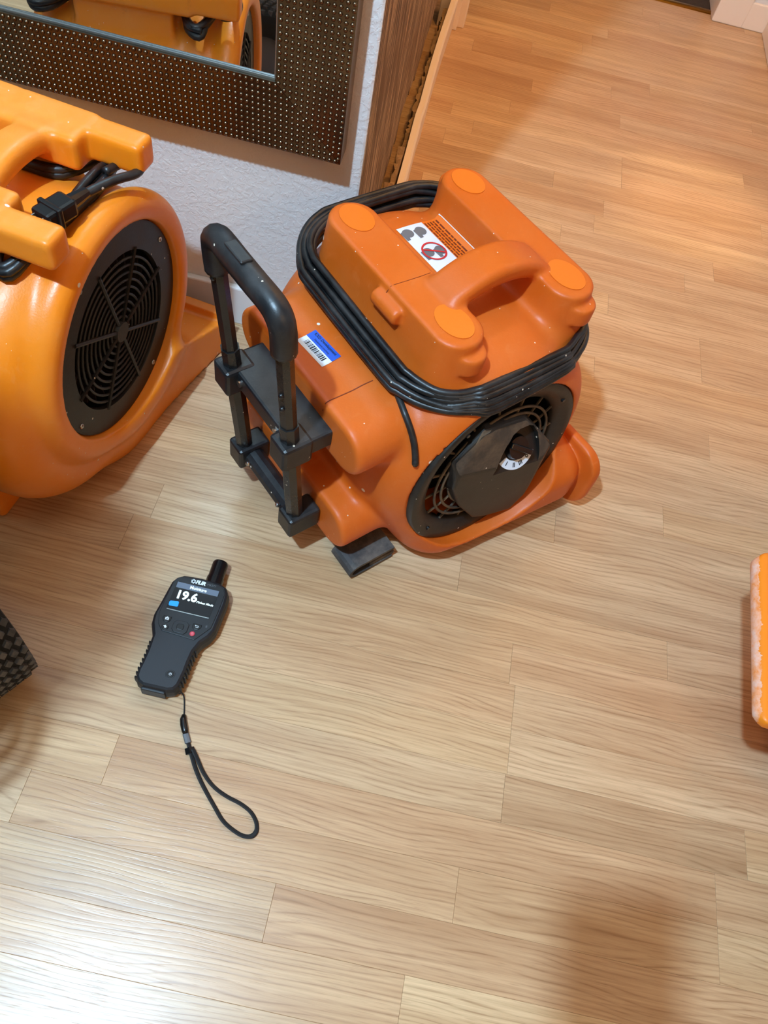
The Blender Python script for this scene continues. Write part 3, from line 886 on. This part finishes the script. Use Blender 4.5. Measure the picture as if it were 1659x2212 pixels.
def body_b(X, Y, Z):
    d = sd_cyl(X, Z, Y, -0.030, 0.226, 0.165, 0.221, 0.160, 0.060)
    # raised lip round the grille
    rr = np.hypot(X, Z - 0.26)
    d = smin(d, sd_cyl(X, Z, Y, 0.0, 0.26, 0.03, 0.176, 0.034, 0.022), 0.03)
    tor = np.hypot(rr - 0.172, Y - 0.008) - 0.019
    d = smin(d, tor, 0.012)
    # long low outlet, widening to its lip
    w = 0.150 + 0.045 * np.clip(X / 0.28, 0, 1)
    zt = 0.150 - 0.085 * np.clip(X / 0.27, 0, 1)
    q = np.maximum(np.maximum(np.abs(Y - 0.16) - w, np.abs(X - 0.095) - 0.170), np.abs(Z - zt * 0.5) - zt * 0.5)
    q = smax(q, (-(X + 0.075) - (Y - 0.01)) * 0.7071 + 0.035, 0.03)
    d = smin(d, q + 0.002, 0.06)
    lipw = np.maximum(np.abs(Y - 0.16) - 0.200, np.maximum(np.abs(X - 0.262) - 0.009, np.abs(Z - 0.042) - 0.042))
    d = smin(d, lipw, 0.012)
    d = smax(d, -np.maximum(np.maximum(np.abs(Y - 0.16) - 0.170, np.abs(X - 0.28) - 0.07), np.abs(Z - 0.040) - 0.022), 0.006)
    # feet
    d = smin(d, sd_box(X, Y, Z, (-0.155, 0.215, 0.035), (0.055, 0.10, 0.035), 0.008), 0.02)
    # rails, posts, handle
    for sx in (-1, 1):
        d = smin(d, sd_box(X, Y, Z, (sx * 0.086, 0.165, 0.425), (0.022, 0.075, 0.05), 0.008), 0.016)
        d = smin(d, sd_box(X, Y, Z, (sx * 0.086, 0.175, 0.473), (0.033, 0.118, 0.022), 0.007), 0.006)
        for ey in (-0.012, 0.330):
            d = smin(d, sd_box(X, Y, Z, (sx * 0.097, 0.5 * (ey + 0.16), 0.475), (0.019, abs(ey - 0.16) / 2, 0.020), 0.007), 0.005)
    zz = 0.470 + 0.020 * (1 - (X / 0.08) ** 2)
    d = smin(d, sd_box(X, Y, Z - zz, (0, 0.112, 0), (0.085, 0.022, 0.015), 0.011), 0.012)
    # grille seat and cavity
    d = smax(d, -np.maximum(rr - 0.154, Y - 0.006), 0.003)
    d = np.maximum(d, -np.maximum(rr - 0.138, Y - 0.10))
    return d


meB = sdf_mesh(body_b, (-0.29, -0.03, -0.008), (0.30, 0.38, 0.52), 0.0034)
obj('housing', meB, AMBER, B)
tB = bvh(meB)
GM = Matrix.Translation((0, 0.004, 0.26)) @ Matrix(((1, 0, 0, 0), (0, 0, -1, 0), (0, 1, 0, 0), (0, 0, 0, 1)))
b = bmesh.new(); n = 72
rings = [[b.verts.new(GM @ Vector((r * math.cos(2 * math.pi * k / n), r * math.sin(2 * math.pi * k / n), z))) for k in range(n)] for r, z in ((0.153, 0.0), (0.152, 0.003), (0.114, 0.003), (0.113, -0.004))]
for P0, P1 in zip(rings, rings[1:]):
    for k in range(n): b.faces.new((P0[k], P0[(k + 1) % n], P1[(k + 1) % n], P1[k]))
gp_ = obj('grille_plate', b, GRILLE, B)
b = bmesh.new(); bmesh.ops.create_circle(b, cap_ends=True, segments=48, radius=0.136, matrix=GM @ Matrix.Translation((0, 0, -0.085)))
bmesh.ops.create_cone(b, cap_ends=False, segments=48, radius1=0.1365, radius2=0.1365, depth=0.078, matrix=GM @ Matrix.Translation((0, 0, -0.046)))
obj('grille_shade_cup', b, DARK, gp_)  # black cup paints the shade behind the grille
b = bmesh.new()
for k in range(28):
    an = 2 * math.pi * k / 28
    m_ = GM @ Matrix.Rotation(an, 4, 'Z') @ Matrix.Translation((0.098, 0, -0.045)) @ Matrix.Rotation(R(35), 4, 'Z')
    bb_ = box((-0.014, -0.001, -0.03), (0.014, 0.001, 0.03)); bmesh.ops.transform(bb_, matrix=m_, verts=bb_.verts); merge(b, bb_)
obj('fan_wheel', b, plain('fan_wheel', lin(40, 22, 16), 0.7), gp_)
for i in range(9):
    rr = 0.022 + i * 0.0102
    pts = [GM @ Vector((rr * math.cos(2 * math.pi * k / 56), rr * math.sin(2 * math.pi * k / 56), 0.001)) for k in range(56)]
    obj('grille_ring', sweep(pts, 0.0021, 6, closed=True), GRILLE, gp_, smooth=True)
for k in range(8):
    an = 2 * math.pi * (k + 0.28) / 8
    obj('grille_spoke', sweep([GM @ Vector((q * math.cos(an), q * math.sin(an), 0.0025)) for q in (0.010, 0.06, 0.117)], 0.0030, 6), GRILLE, gp_)
b = bmesh.new(); bmesh.ops.create_cone(b, cap_ends=True, segments=24, radius1=0.0165, radius2=0.0145, depth=0.006, matrix=GM @ Matrix.Translation((0, 0, 0.003)))
obj('grille_hub', b, GRILLE, gp_)
for an in (8, 98, 188, 278):
    b = bmesh.new(); bmesh.ops.create_uvsphere(b, u_segments=10, v_segments=6, radius=0.0042, matrix=GM @ Matrix.Translation((0.142 * math.cos(R(an + 20)), 0.142 * math.sin(R(an + 20)), 0.003)) @ Matrix.Diagonal((1, 1, 0.6, 1)))
    obj('screw', b, STEEL, gp_, smooth=True)
# cord wound on the hooks with its plug clipped across the front
pts = []
slot = [(0, 0), (0.010, 0.004), (0.002, -0.011), (0.012, -0.007)]
for k in range(4):
    o1, z1 = slot[k]; ph = rng.uniform(0, 6, 3); zz = z1 * 0.7
    half = [(0.122 - o1 * 0.4, 0.044 + o1 * 0.5), (0.114 - o1 * 0.5, 0.066), (0.070 - o1, 0.088), (0.056 - o1 * 0.6, 0.13), (0.055 - o1 * 0.6, 0.20), (0.070 - o1, 0.244), (0.114 - o1 * 0.5, 0.270), (0.122 - o1 * 0.4, 0.295 - o1 * 0.5)]
    pts += [(x, y, 0.440 + zz) for x, y in half]
    pts += [(x, 0.312 - o1 * 0.8 + 0.003 * math.sin(x * 30 + ph[0]), 0.450 + zz) for x in (0.08, 0.03, -0.03, -0.08)]
    pts += [(-x, y, 0.440 + zz) for x, y in half[::-1]]
    pts += [(x, 0.028 + o1 * 0.8 + 0.004 * math.sin(x * 30 + ph[1]), 0.455 + zz) for x in (-0.08, -0.03, 0.03, 0.08)]
pts = [Vector(p) for p in pts]
for p in pts:
    h = tB.find_nearest(p)
    if h[0] is not None and (p - h[0]).dot(h[1]) < 0.0055: p[:] = h[0] + h[1] * 0.0058
cb = obj('power_cord', sweep(smooth_path(pts, 4), 0.0056, 8), CORD, B, smooth=True)
lp = [(-0.018, 0.022, 0.470), (0.010, 0.016, 0.470), (0.045, 0.004, 0.468), (0.075, -0.006, 0.462), (0.096, -0.002, 0.458), (0.102, 0.012, 0.455), (0.092, 0.022, 0.456), (0.060, 0.026, 0.462)]
obj('plug_lead', sweep(smooth_path(lp, 5), 0.0056, 8), CORD, cb, smooth=True)
PLM = Matrix.Translation((-0.040, 0.026, 0.474)) @ Matrix.Rotation(R(-14), 4, 'Z')
bm = box((-0.026, -0.0135, -0.011), (0.018, 0.0135, 0.011), 0.004); box((-0.013, -0.0165, -0.013), (-0.006, 0.0165, 0.013), 0.002, bm=bm)
merge(bm, sweep([(0.015, 0, 0), (0.030, 0, 0), (0.044, 0, 0)], [0.0095, 0.008, 0.006], 10))
bmesh.ops.transform(bm, matrix=PLM, verts=bm.verts)
plug = obj('plug', bm, SHINY, cb)
for y, w_ in ((0.0065, 0.003), (-0.0065, 0.003)):
    bm = box((-0.044, y - 0.0008, 0.001), (-0.026, y + 0.0008, 0.007), 0.0004); bmesh.ops.transform(bm, matrix=PLM, verts=bm.verts); obj('prong', bm, STEEL, cb)
bm = sweep([(-0.026, 0, -0.006), (-0.042, 0, -0.006), (-0.046, 0, -0.006)], [0.0024, 0.0024, 0.001], 8); bmesh.ops.transform(bm, matrix=PLM, verts=bm.verts)
obj('prong', bm, STEEL, cb, smooth=True)

# ------------------------------------------------------------------ air mover at the right edge
Cc = empty('air_mover', (0.806, 0.481, 0), R(-4))
tag(Cc, 'amber air mover cut off by the right edge, its chamfered side rail whitened with wear', 'air mover')


def body_c(X, Y, Z):
    d = sd_cyl(X, Z, Y, 0.03, 0.215, 0.0, 0.205, 0.165, 0.06)
    d = smin(d, sd_box(X, Y, Z, (0.16, 0, 0.07), (0.14, 0.17, 0.066), 0.03), 0.04)
    d = smin(d, sd_box(X, Y, Z, (-0.10, 0, 0.17), (0.06, 0.09, 0.08), 0.02), 0.02)
    r = sd_box(X, Y, Z, (-0.205, 0.004, 0.246), (0.086, 0.123, 0.009), 0.003)
    ch = (-(X + 0.291) + (Z - 0.255)) / 1.414 + 0.006
    r = smax(r, ch, 0.003)
    r = smax(r, (-(X + 0.291) - (Y + 0.119)) / 1.414 + 0.007, 0.003)
    r = smax(r, (-(X + 0.291) + (Y - 0.127)) / 1.414 + 0.010, 0.004)
    d = smin(d, r, 0.003)
    for sx in (-1, 1):
        d = smin(d, sd_box(X, Y, Z, (0.03 + sx * 0.09, 0, 0.42), (0.03, 0.15, 0.035), 0.01), 0.02)
    rr = np.hypot(X - 0.03, Z - 0.215)
    d = np.maximum(d, -np.maximum(rr - 0.14, np.abs(np.abs(Y) - 0.17) - 0.03))
    return d


meC = sdf_mesh(body_c, (-0.32, -0.19, -0.005), (0.33, 0.19, 0.47), 0.0034)
tw = NT('amber_worn'); v = tw.coord()
geo = tw.node('ShaderNodeSeparateXYZ'); tw.link(tw.coord(), geo.inputs[0])
edge = tw.ramp(tw.math('ADD', geo.outputs[0], tw.math('MULTIPLY', tw.noise(tw.coord((1, 1.6, 1)), 46, 6, 0.75), 0.026)), [(0.0, (1, 1, 1)), (1.0, (1, 1, 1))])
near = tw.math('LESS_THAN', tw.math('ADD', geo.outputs[0], tw.math('MULTIPLY', tw.noise(tw.coord((0.6, 1.4, 1)), 50, 6, 0.72), 0.016)), -0.2765)
blot = tw.ramp(tw.noise(tw.coord((1, 0.7, 1)), 75, 6, 0.7), [(0.36, (0.15, 0.15, 0.15)), (0.62, (1, 1, 1))])
cc = tw.mix(tw.math('MULTIPLY', tw.math('MULTIPLY', near, blot), 0.8), lin(240, 134, 24), lin(236, 200, 186))
cc = tw.mix(specks(tw, v, 60, 0.18), cc, lin(245, 225, 195))
tw.set(Base_Color=cc, Roughness=0.42)
hc = obj('housing', meC, tw.m, Cc)
for s in (-1, 1):
    b = bmesh.new(); n = 40
    GMc = Matrix.Translation((0.03, s * 0.158, 0.215)) @ Matrix.Rotation(R(90), 4, 'X')
    rings = [[b.verts.new(GMc @ Vector((r * math.cos(2 * math.pi * k / n), r * math.sin(2 * math.pi * k / n), z))) for k in range(n)] for r, z in ((0.139, -0.003), (0.139, 0.003), (0.10, 0.003), (0.10, -0.003))]
    for i in range(4):
        for k in range(n): b.faces.new((rings[i][k], rings[i][(k + 1) % n], rings[(i + 1) % 4][(k + 1) % n], rings[(i + 1) % 4][k]))
    g_ = obj('grille_plate', b, GRILLE, Cc)
    for rr in (0.03, 0.05, 0.07, 0.09):
        obj('grille_ring', sweep([GMc @ Vector((rr * math.cos(2 * math.pi * k / 36), rr * math.sin(2 * math.pi * k / 36), 0)) for k in range(36)], 0.003, 6, closed=True), GRILLE, g_, smooth=True)
    for k in range(6):
        an = math.pi * k / 3; obj('grille_spoke', sweep([GMc @ Vector((q * math.cos(an), q * math.sin(an), 0)) for q in (0.005, 0.105)], 0.003, 6), GRILLE, g_)

# ------------------------------------------------------------------ moisture meter
MO = (-0.2065, 0.413, 0)
mt = empty('moisture_meter', MO)
tag(mt, 'black handheld moisture meter reading 19.6 on its screen, lying on the boards', 'meter')
k_ = 1e-3
outl = [(-251.5, 472), (-249.5, 486), (-244, 495), (-234, 501.5), (-208, 503.5), (-181, 502), (-169, 497), (-162.5, 486), (-161.2, 469.5), (-164, 426), (-169, 414), (-177.5, 403), (-183, 388),
        (-184.2, 372), (-184.6, 356), (-187, 337), (-192, 329), (-201, 325.5), (-235, 325.3), (-244, 329.5), (-249, 337), (-249.8, 347), (-248.5, 360), (-247.5, 376), (-248, 400), (-255.5, 417), (-257, 432), (-254, 452)]
outl = [((x * k_ - MO[0]), (y * k_ - MO[1])) for x, y in outl]
out_cx = sum(p[0] for p in outl) / len(outl); out_cy = sum(p[1] for p in outl) / len(outl)


def shell(pts, prof, mat, name, parent):
    b = bmesh.new(); rs = []
    N = len(pts)
    for ins, z in prof:
        ring = []
        for i in range(N):
            p, a, c = Vector(pts[i]), Vector(pts[i - 1]), Vector(pts[(i + 1) % N])
            tg = (c - a).normalized(); nrm = Vector((-tg.y, tg.x))
            if nrm.dot(Vector((out_cx, out_cy)) - p) < 0: nrm = -nrm
            q = p + nrm * ins; ring.append(b.verts.new((q.x, q.y, z)))
        rs.append(ring)
    for A_, B_ in zip(rs, rs[1:]):
        for i in range(N): b.faces.new((A_[i], A_[(i + 1) % N], B_[(i + 1) % N], B_[i]))
    b.faces.new(rs[0]); b.faces.new(rs[-1])
    return obj(name, b, mat, parent)


body = shell(outl, ((0.006, 0.0005), (0.0015, 0.006), (0.0, 0.014), (0.0005, 0.024), (0.0025, 0.0310), (0.0055, 0.0335)), METER, 'body', mt)
pan = [(-237, 496.5), (-208, 498.5), (-181, 497.5), (-171, 492), (-167, 484), (-168, 455), (-170.5, 428), (-188, 404.5), (-237, 407.5), (-245, 416.5), (-250, 433), (-248.5, 460), (-246, 486), (-243, 493)]
pan = [((x * k_ - MO[0]) * 0.97 + 0.0, (y * k_ - MO[1]) * 0.985) for x, y in pan]
bz = obj('front_bezel', prism(pan, 0.0330, 0.0346, 0.0007), METERBTN, mt)
sc = [(-239.5, 486.5), (-176.5, 486.0), (-178.5, 440.5), (-241.5, 440.5)]
sc = [(x * k_ - MO[0], y * k_ - MO[1]) for x, y in sc]
scr = obj('screen', prism(sc, 0.0340, 0.0350), SCREEN, mt)


def q4(x0, x1, y0, y1): return [(x * k_ - MO[0], y * k_ - MO[1]) for x, y in ((x0, y0), (x1, y0), (x1, y1), (x0, y1))]


obj('status_bar', prism(q4(-238.8, -177.3, 476.8, 485.8), 0.0350, 0.0352), SCREENBAR, scr)
obj('screen_edge', prism(q4(-240.5, -179, 440.6, 441.8), 0.0348, 0.0354), LIP, scr)
T = lambda x, y, z=0.0353: Matrix.Translation((x * k_ - MO[0], y * k_ - MO[1], z))
text_part('screen_text', 'Moisture', 0.0068, SCREENTEXT, scr, T(-207, 481.2), 0.0002)
text_part('screen_text', '19.6', 0.0185, SCREENTEXT, scr, T(-219.5, 466.0), 0.0007)
text_part('screen_text', 'Pinless Mode', 0.0046, SCREENTEXT, scr, T(-191.2, 461.3), 0.00015, 0.25)
obj('screen_key', prism([(x * k_ - MO[0], y * k_ - MO[1]) for x, y in ((-239.8, 448), (-238.4, 446.6), (-227.4, 447.4), (-226.4, 449), (-227, 454.6), (-228.6, 455.8), (-239, 454.2), (-240.2, 452.6))], 0.0350, 0.0353), SCREENBLUE, scr)
text_part('logo_text', 'FLIR', 0.0078, WHITEINK, bz, T(-207, 491.9, 0.0348), 0.0005, 0.2)
text_part('logo_text', 'MR277', 0.0046, GREYINK, bz, T(-190.5, 491.8, 0.0348))
em = []
for q in range(6):
    an = R(60 * q + 30); em.append(moved(grid_mesh(0.0026, 0.0013, 1, 1), Matrix.Translation((0.0027 * math.cos(an), 0.0027 * math.sin(an), 0)) @ Matrix.Rotation(an + R(60), 4, 'Z')))
em.append(disc_mesh(0, 0, 0.0024, 18, 0.0014))
em = join_meshes(em); em.transform(T(-217.6, 492.1, 0.0348)); obj('logo_emblem', em, WHITEINK, bz)


def button(name, cx, cy, pts, h, mat, par=bz):
    return obj(name, prism([((cx + x) * k_ - MO[0], (cy + y) * k_ - MO[1]) for x, y in pts], 0.0338, 0.0346 + h, 0.0006), mat, par)


rnd = lambda r, n=18, sx=1, sy=1: [(r * sx * math.cos(2 * math.pi * q / n), r * sy * math.sin(2 * math.pi * q / n)) for q in range(n)]
SMB = plain('meter_key', lin(12, 12, 14), 0.35)
bcam = button('camera_button', -234.6, 426.0, [(-6, 4.4), (-6.2, 0), (-3.5, -4.8), (2.5, -5), (5.6, -1), (5.6, 4.4)], 0.0010, SMB)
blf = button('measure_button', -233.4, 414.0, rnd(4.6, 18, 1.1, 0.95), 0.0010, SMB)
dp = button('direction_pad', -213, 418.4, [(-11, 5), (-7, 9.2), (7, 9.6), (11, 6), (11, -5), (7.5, -9.4), (-7, -9), (-11, -5)], 0.0014, METERBTN)
button('pad_center', -213, 418.4, [(-5, 2.6), (-3.5, 4.4), (3.5, 4.6), (5, 3), (5, -2.6), (3.4, -4.4), (-3.4, -4.3), (-5, -2.6)], 0.0021, SMB, dp)
bbk = button('back_button', -191.4, 424.6, [(-6, 4), (-6, -2.5), (-2.5, -4.8), (3, -4.6), (6.6, 0), (6.4, 4)], 0.0010, SMB)
brd = button('light_button', -194.0, 412.9, rnd(3.7), 0.0012, REDBTN)
obj('power_ring', prism([(x * k_ + (-204 * k_ - MO[0]), y * k_ + 349.6 * k_ - MO[1]) for x, y in rnd(6.6, 24)], 0.0330, 0.0338, 0.0004), METERBTN, mt)
pwb = button('power_button', -204, 349.6, rnd(4.9, 24), -0.0002, SMB, mt)
ZB = 0.0359
ic = join_meshes([moved(grid_mesh(0.0052, 0.0036, 1, 1), Matrix.Identity(4)), moved(grid_mesh(0.002, 0.0012, 1, 1), Matrix.Translation((0, 0.0023, 0)))]); ic.transform(T(-234.6, 426.2, ZB)); oi_ = obj('icon', ic, WHITEINK, bcam)
ic = disc_mesh(0, 0, 0.0012, 12, 0.0006); ic.transform(T(-234.6, 426.0, ZB + 0.0001)); obj('icon', ic, SMB, bcam)
ic = join_meshes([disc_mesh(0.0006, -0.0004, 0.0017, 14), moved(grid_mesh(0.0034, 0.0012, 1, 1), Matrix.Translation((-0.0008, 0.0012, 0)) @ Matrix.Rotation(R(25), 4, 'Z'))]); ic.transform(T(-233.4, 414.0, ZB)); obj('icon', ic, WHITEINK, blf)
ic = join_meshes([moved(grid_mesh(0.0042, 0.0007, 1, 1), Matrix.Translation((-0.0002, 0.0008, 0))), moved(grid_mesh(0.0034, 0.0007, 1, 1), Matrix.Translation((0.0002, -0.0014, 0))), moved(grid_mesh(0.0007, 0.0022, 1, 1), Matrix.Translation((0.0019, -0.0003, 0))),
                  moved(grid_mesh(0.0012, 0.0018, 1, 1), Matrix.Translation((-0.0021, 0.0008, 0)))]); ic.transform(T(-191, 424.8, ZB)); obj('icon', ic, WHITEINK, bbk)
ic = join_meshes([disc_mesh(0, 0, 0.0017, 14, 0.0011), moved(grid_mesh(0.0007, 0.003, 1, 1), Matrix.Identity(4))]); ic.transform(T(-194, 412.9, ZB + 0.0002)); obj('icon', ic, plain('pale_red', lin(240, 130, 140), 0.5), brd)
ic = join_meshes([disc_mesh(0, 0, 0.0019, 16, 0.0014), moved(grid_mesh(0.0005, 0.0022, 1, 1), Matrix.Translation((0, 0.0011, 0)))]); ic.transform(T(-204, 349.6, 0.0347)); obj('icon', ic, WHITEINK, pwb)
text_part('icon', '8', 0.0055, GREYINK, bz, T(-178.4, 428.0, 0.0348))
# ribbed grip sides, end cap, sensor
for k in range(9):
    y = 338 + k * 6.6
    xr = np.interp(y, [329, 337, 356, 372, 388, 403], [-192, -187, -184.6, -184.2, -183, -177.5]); xl_ = np.interp(y, [329.5, 337, 347, 376, 400], [-244, -249, -249.8, -247.5, -248])
    for xx in (xr, xl_):
        bm = bmesh.new(); bmesh.ops.create_uvsphere(bm, u_segments=8, v_segments=6, radius=1, matrix=T(xx, y, 0.017) @ Matrix.Diagonal((0.0022, 0.0021, 0.0125, 1)))
        obj('grip_rib', bm, METERSIDE, mt, smooth=True)
obj('end_cap', prism([(x * k_ - MO[0], y * k_ - MO[1]) for x, y in ((-237, 323.4), (-204, 323.4), (-204, 330), (-237, 330))], 0.007, 0.026, 0.002), METERSIDE, mt)
sx_, sy_ = -191.5 * k_ - MO[0], -MO[1]
bm = sweep([(sx_, sy_ + 0.494, 0.019), (sx_, sy_ + 0.512, 0.019), (sx_, sy_ + 0.5125, 0.019), (sx_, sy_ + 0.5365, 0.019), (sx_, sy_ + 0.5395, 0.019)], [0.0128, 0.0128, 0.0118, 0.0118, 0.0108], 24)
obj('sensor_tip', bm, SHINY, mt, smooth=False)
# wrist strap
def wp(x, y, z): return (x * k_ - MO[0], y * k_ - MO[1], z)
thin = [wp(-188, 333, 0.012), wp(-184.5, 336, 0.008), wp(-180.5, 331, 0.003), wp(-176, 318, 0.0016), wp(-173.2, 308, 0.003)]
obj('strap_string', sweep(smooth_path(thin, 5), 0.0010, 6), WEB, mt)
bm = sweep([wp(-173.4, 309, 0.004), wp(-172.6, 303, 0.0045), wp(-169.5, 296, 0.0045), wp(-165.5, 289, 0.0045), wp(-163, 284.5, 0.004)], [0.0028, 0.0044, 0.0048, 0.0046, 0.0036], 10, flat=0.8)
obj('strap_clip', bm, SHINY, mt, smooth=True)
bm = sweep([wp(-163.5, 285, 0.004), wp(-158.5, 277.5, 0.004), wp(-156, 273.5, 0.004)], 0.0042, 8, flat=0.5)
obj('strap_ferrule', bm, GREYSHELL, mt)
bm = sweep([wp(-152.5, 268, 0.0042), wp(-148.5, 260.5, 0.0042)], 0.0062, 4, flat=0.55)
obj('strap_slider', bm, SHINY, mt)
web1 = [wp(-156.5, 274.5, 0.004), wp(-148.5, 262, 0.0045), wp(-138, 246, 0.0042), wp(-126, 231, 0.004), wp(-113, 217.5, 0.0036), wp(-97.5, 202.5, 0.0034), wp(-83, 189, 0.0034), wp(-68, 181, 0.0034), wp(-53, 176.5, 0.0034), wp(-42, 178.2, 0.0034), wp(-37.5, 186, 0.0034),
        wp(-41, 196.5, 0.0034), wp(-51, 206.5, 0.0034), wp(-66, 213.3, 0.0034), wp(-84, 217.8, 0.0034), wp(-100, 223.5, 0.0034), wp(-113, 231, 0.0036), wp(-126, 242, 0.0052), wp(-137, 255, 0.0058), wp(-147, 266.5, 0.0065)]
obj('strap_loop', sweep(smooth_path(web1, 5), 0.0031, 6, flat=0.40, up=(0.35, 0.4, 1)), WEB, mt)

# ------------------------------------------------------------------ wheeled machine beyond the left edge: only a tyre shows, unseen cabinet sized for its cast shadow
hd = R(-32)
dv = Vector((math.cos(hd), math.sin(hd), 0)); av = Vector((dv.y, -dv.x, 0))
WC = Vector((-0.452, 0.366, 0.0)) + av * 0.045
dh = empty('dehumidifier', WC, hd)       # local x along dv, local y = -av
tag(dh, 'dehumidifier mostly beyond the left edge, on a black rubber tyre with diamond tread blocks', 'dehumidifier')
RW, WW = 0.125, 0.092


def wheel(y0, detail):
    b = bmesh.new(); n = 48
    prof = [(0.070, WW / 2 - 0.004), (0.100, WW / 2), (RW - 0.012, WW / 2 - 0.002), (RW - 0.006, WW / 2 - 0.008), (RW - 0.0035, 0.012), (RW - 0.0035, -0.012), (RW - 0.006, -WW / 2 + 0.008), (RW - 0.012, -WW / 2 + 0.002), (0.100, -WW / 2), (0.070, -WW / 2 + 0.004)]
    rs = [[b.verts.new((r * math.cos(2 * math.pi * q / n), y0 + y, RW + r * math.sin(2 * math.pi * q / n))) for q in range(n)] for r, y in prof]
    for i in range(len(rs)):
        A_, B_ = rs[i], rs[(i + 1) % len(rs)]
        for q in range(n): b.faces.new((A_[q], A_[(q + 1) % n], B_[(q + 1) % n], B_[q]))
    tyre = obj('tyre', b, RUBBERDARK, dh, smooth=False)
    b = bmesh.new(); bmesh.ops.create_cone(b, cap_ends=True, segments=28, radius1=0.071, radius2=0.071, depth=0.05, matrix=Matrix.Translation((0, y0, RW)) @ Matrix.Rotation(R(90), 4, 'X'))
    obj('wheel_hub', b, GREYSHELL, tyre)
    # diamond tread blocks
    NA = 44; vs = []; cnt = 0
    for row in range(8):
        yy = -WW / 2 + 0.002 + (row + 0.5) * (WW - 0.004) / 8
        for q in range(NA):
            if not detail and q % 2: continue
            an = 2 * math.pi * (q + 0.5 * (row % 2)) / NA
            hz = 0.0000 + (0.0 if abs(yy) < 0.034 else -0.0035) - (0.006 if abs(yy) > 0.039 else 0)
            yield_pts = []
            du, dw = 0.0072, 0.0050
            blk = []
            for (r_, sc_) in ((RW - 0.010 + hz, 1.0), (RW - 0.0003 + hz, 0.84)):
                for (p_, s_) in ((-du, -dw * 0.25), (0.25 * du, -dw), (du, dw * 0.25), (-0.25 * du, dw)):
                    a2 = an + sc_ * p_ / RW
                    blk.append((r_ * math.cos(a2), y0 + yy + sc_ * s_ * 1.15, RW + r_ * math.sin(a2)))
            vs.append((an, blk))
    return tyre, vs


FB = [(3, 2, 1, 0), (4, 5, 6, 7), (0, 1, 5, 4), (1, 2, 6, 5), (2, 3, 7, 6), (3, 0, 4, 7)]
for y0, det in ((0.0, True), (-0.50, True)):
    tyre, vs = wheel(y0, det)
    V = []; F = []; nb = 0
    for an, blk in vs:
        up_front = math.sin(an) > -0.2 and math.cos(an) > -0.35
        if y0 == 0.0 and up_front and nb < 170:
            m = bpy.data.meshes.new('tread_block'); m.from_pydata(blk, [], FB); m.materials.append(RUBBER)
            o = bpy.data.objects.new('tread_block', m); COL.objects.link(o); o.parent = tyre; nb += 1
        else:
            k0 = len(V); V += blk; F += [tuple(k0 + i for i in f) for f in FB]
    m = bpy.data.meshes.new('tread'); m.from_pydata(V, [], F)
    o = obj('tread_rest', m, RUBBER, tyre); o['kind'] = 'stuff'
bm = sweep([(0, 0.03, RW), (0, -0.53, RW)], 0.009, 10); obj('axle', bm, STEEL, dh)
obj('cabinet', box((-0.42, -0.43, 0.10), (0.146, -0.088, 1.12), 0.03, 3), GREYSHELL, dh)
obj('cabinet_lid', box((-0.40, -0.42, 1.115), (0.135, -0.095, 1.16), 0.015, 3), BLACK, dh)
obj('machine_handle', sweep(smooth_path([(0.12, -0.14, 0.90), (0.165, -0.14, 1.06), (0.18, -0.15, 1.16), (0.18, -0.27, 1.175), (0.18, -0.39, 1.16), (0.165, -0.40, 1.06), (0.12, -0.40, 0.90)], 6), 0.014, 12), BLACK, dh, smooth=True)
for y in (-0.10, -0.40):
    obj('foot', box((-0.40, y - 0.02, 0.0), (-0.35, y + 0.02, 0.11), 0.006), BLACK, dh)

# its power cord hangs in a slack coil from the cabinet's corner, shaped to drop looped shadows on the floor
LK = Vector((-0.52, -0.19, 2.2)); P = []
dM = (Matrix.Translation(WC) @ Matrix.Rotation(hd, 4, 'Z')).inverted()
for fx, fy, z in ((-0.44, 0.23, 0.86), (-0.40, 0.285, 0.80), (-0.362, 0.285, 0.72), (-0.345, 0.245, 0.64), (-0.352, 0.195, 0.57), (-0.385, 0.155, 0.53), (-0.43, 0.15, 0.56), (-0.455, 0.20, 0.66), (-0.43, 0.255, 0.76), (-0.385, 0.265, 0.74), (-0.365, 0.225, 0.64), (-0.40, 0.175, 0.56), (-0.47, 0.17, 0.55)):
    k3 = 1 - z / 2.2; P.append(dM @ Vector((LK.x + (fx - LK.x) * k3, LK.y + (fy - LK.y) * k3, z)))
obj('power_cord', sweep(smooth_path(P, 6), 0.0055, 8), CORD, dh, smooth=True)

# ------------------------------------------------------------------ the phone taking the picture: out of the frame, its shadow lies at lower right
xr_, yd_, zf_ = Vector(Mc[0]), Vector(Mc[1]), Vector(Mc[2])
ph = empty('smartphone', Vector((0, 0, CAM_H)))
ph.rotation_euler = Matrix((xr_, -yd_, -zf_)).transposed().to_euler()
tag(ph, 'black smartphone held above the boards, out of frame, casting the shadow at lower right', 'phone')
bm = box((-0.070, -0.150, 0.004), (0.014, 0.026, 0.0125), 0.003)
obj('phone_body', bm, SHINY, ph)
obj('phone_screen', box((-0.066, -0.146, 0.0124), (0.010, 0.022, 0.0129)), SCREEN, ph)
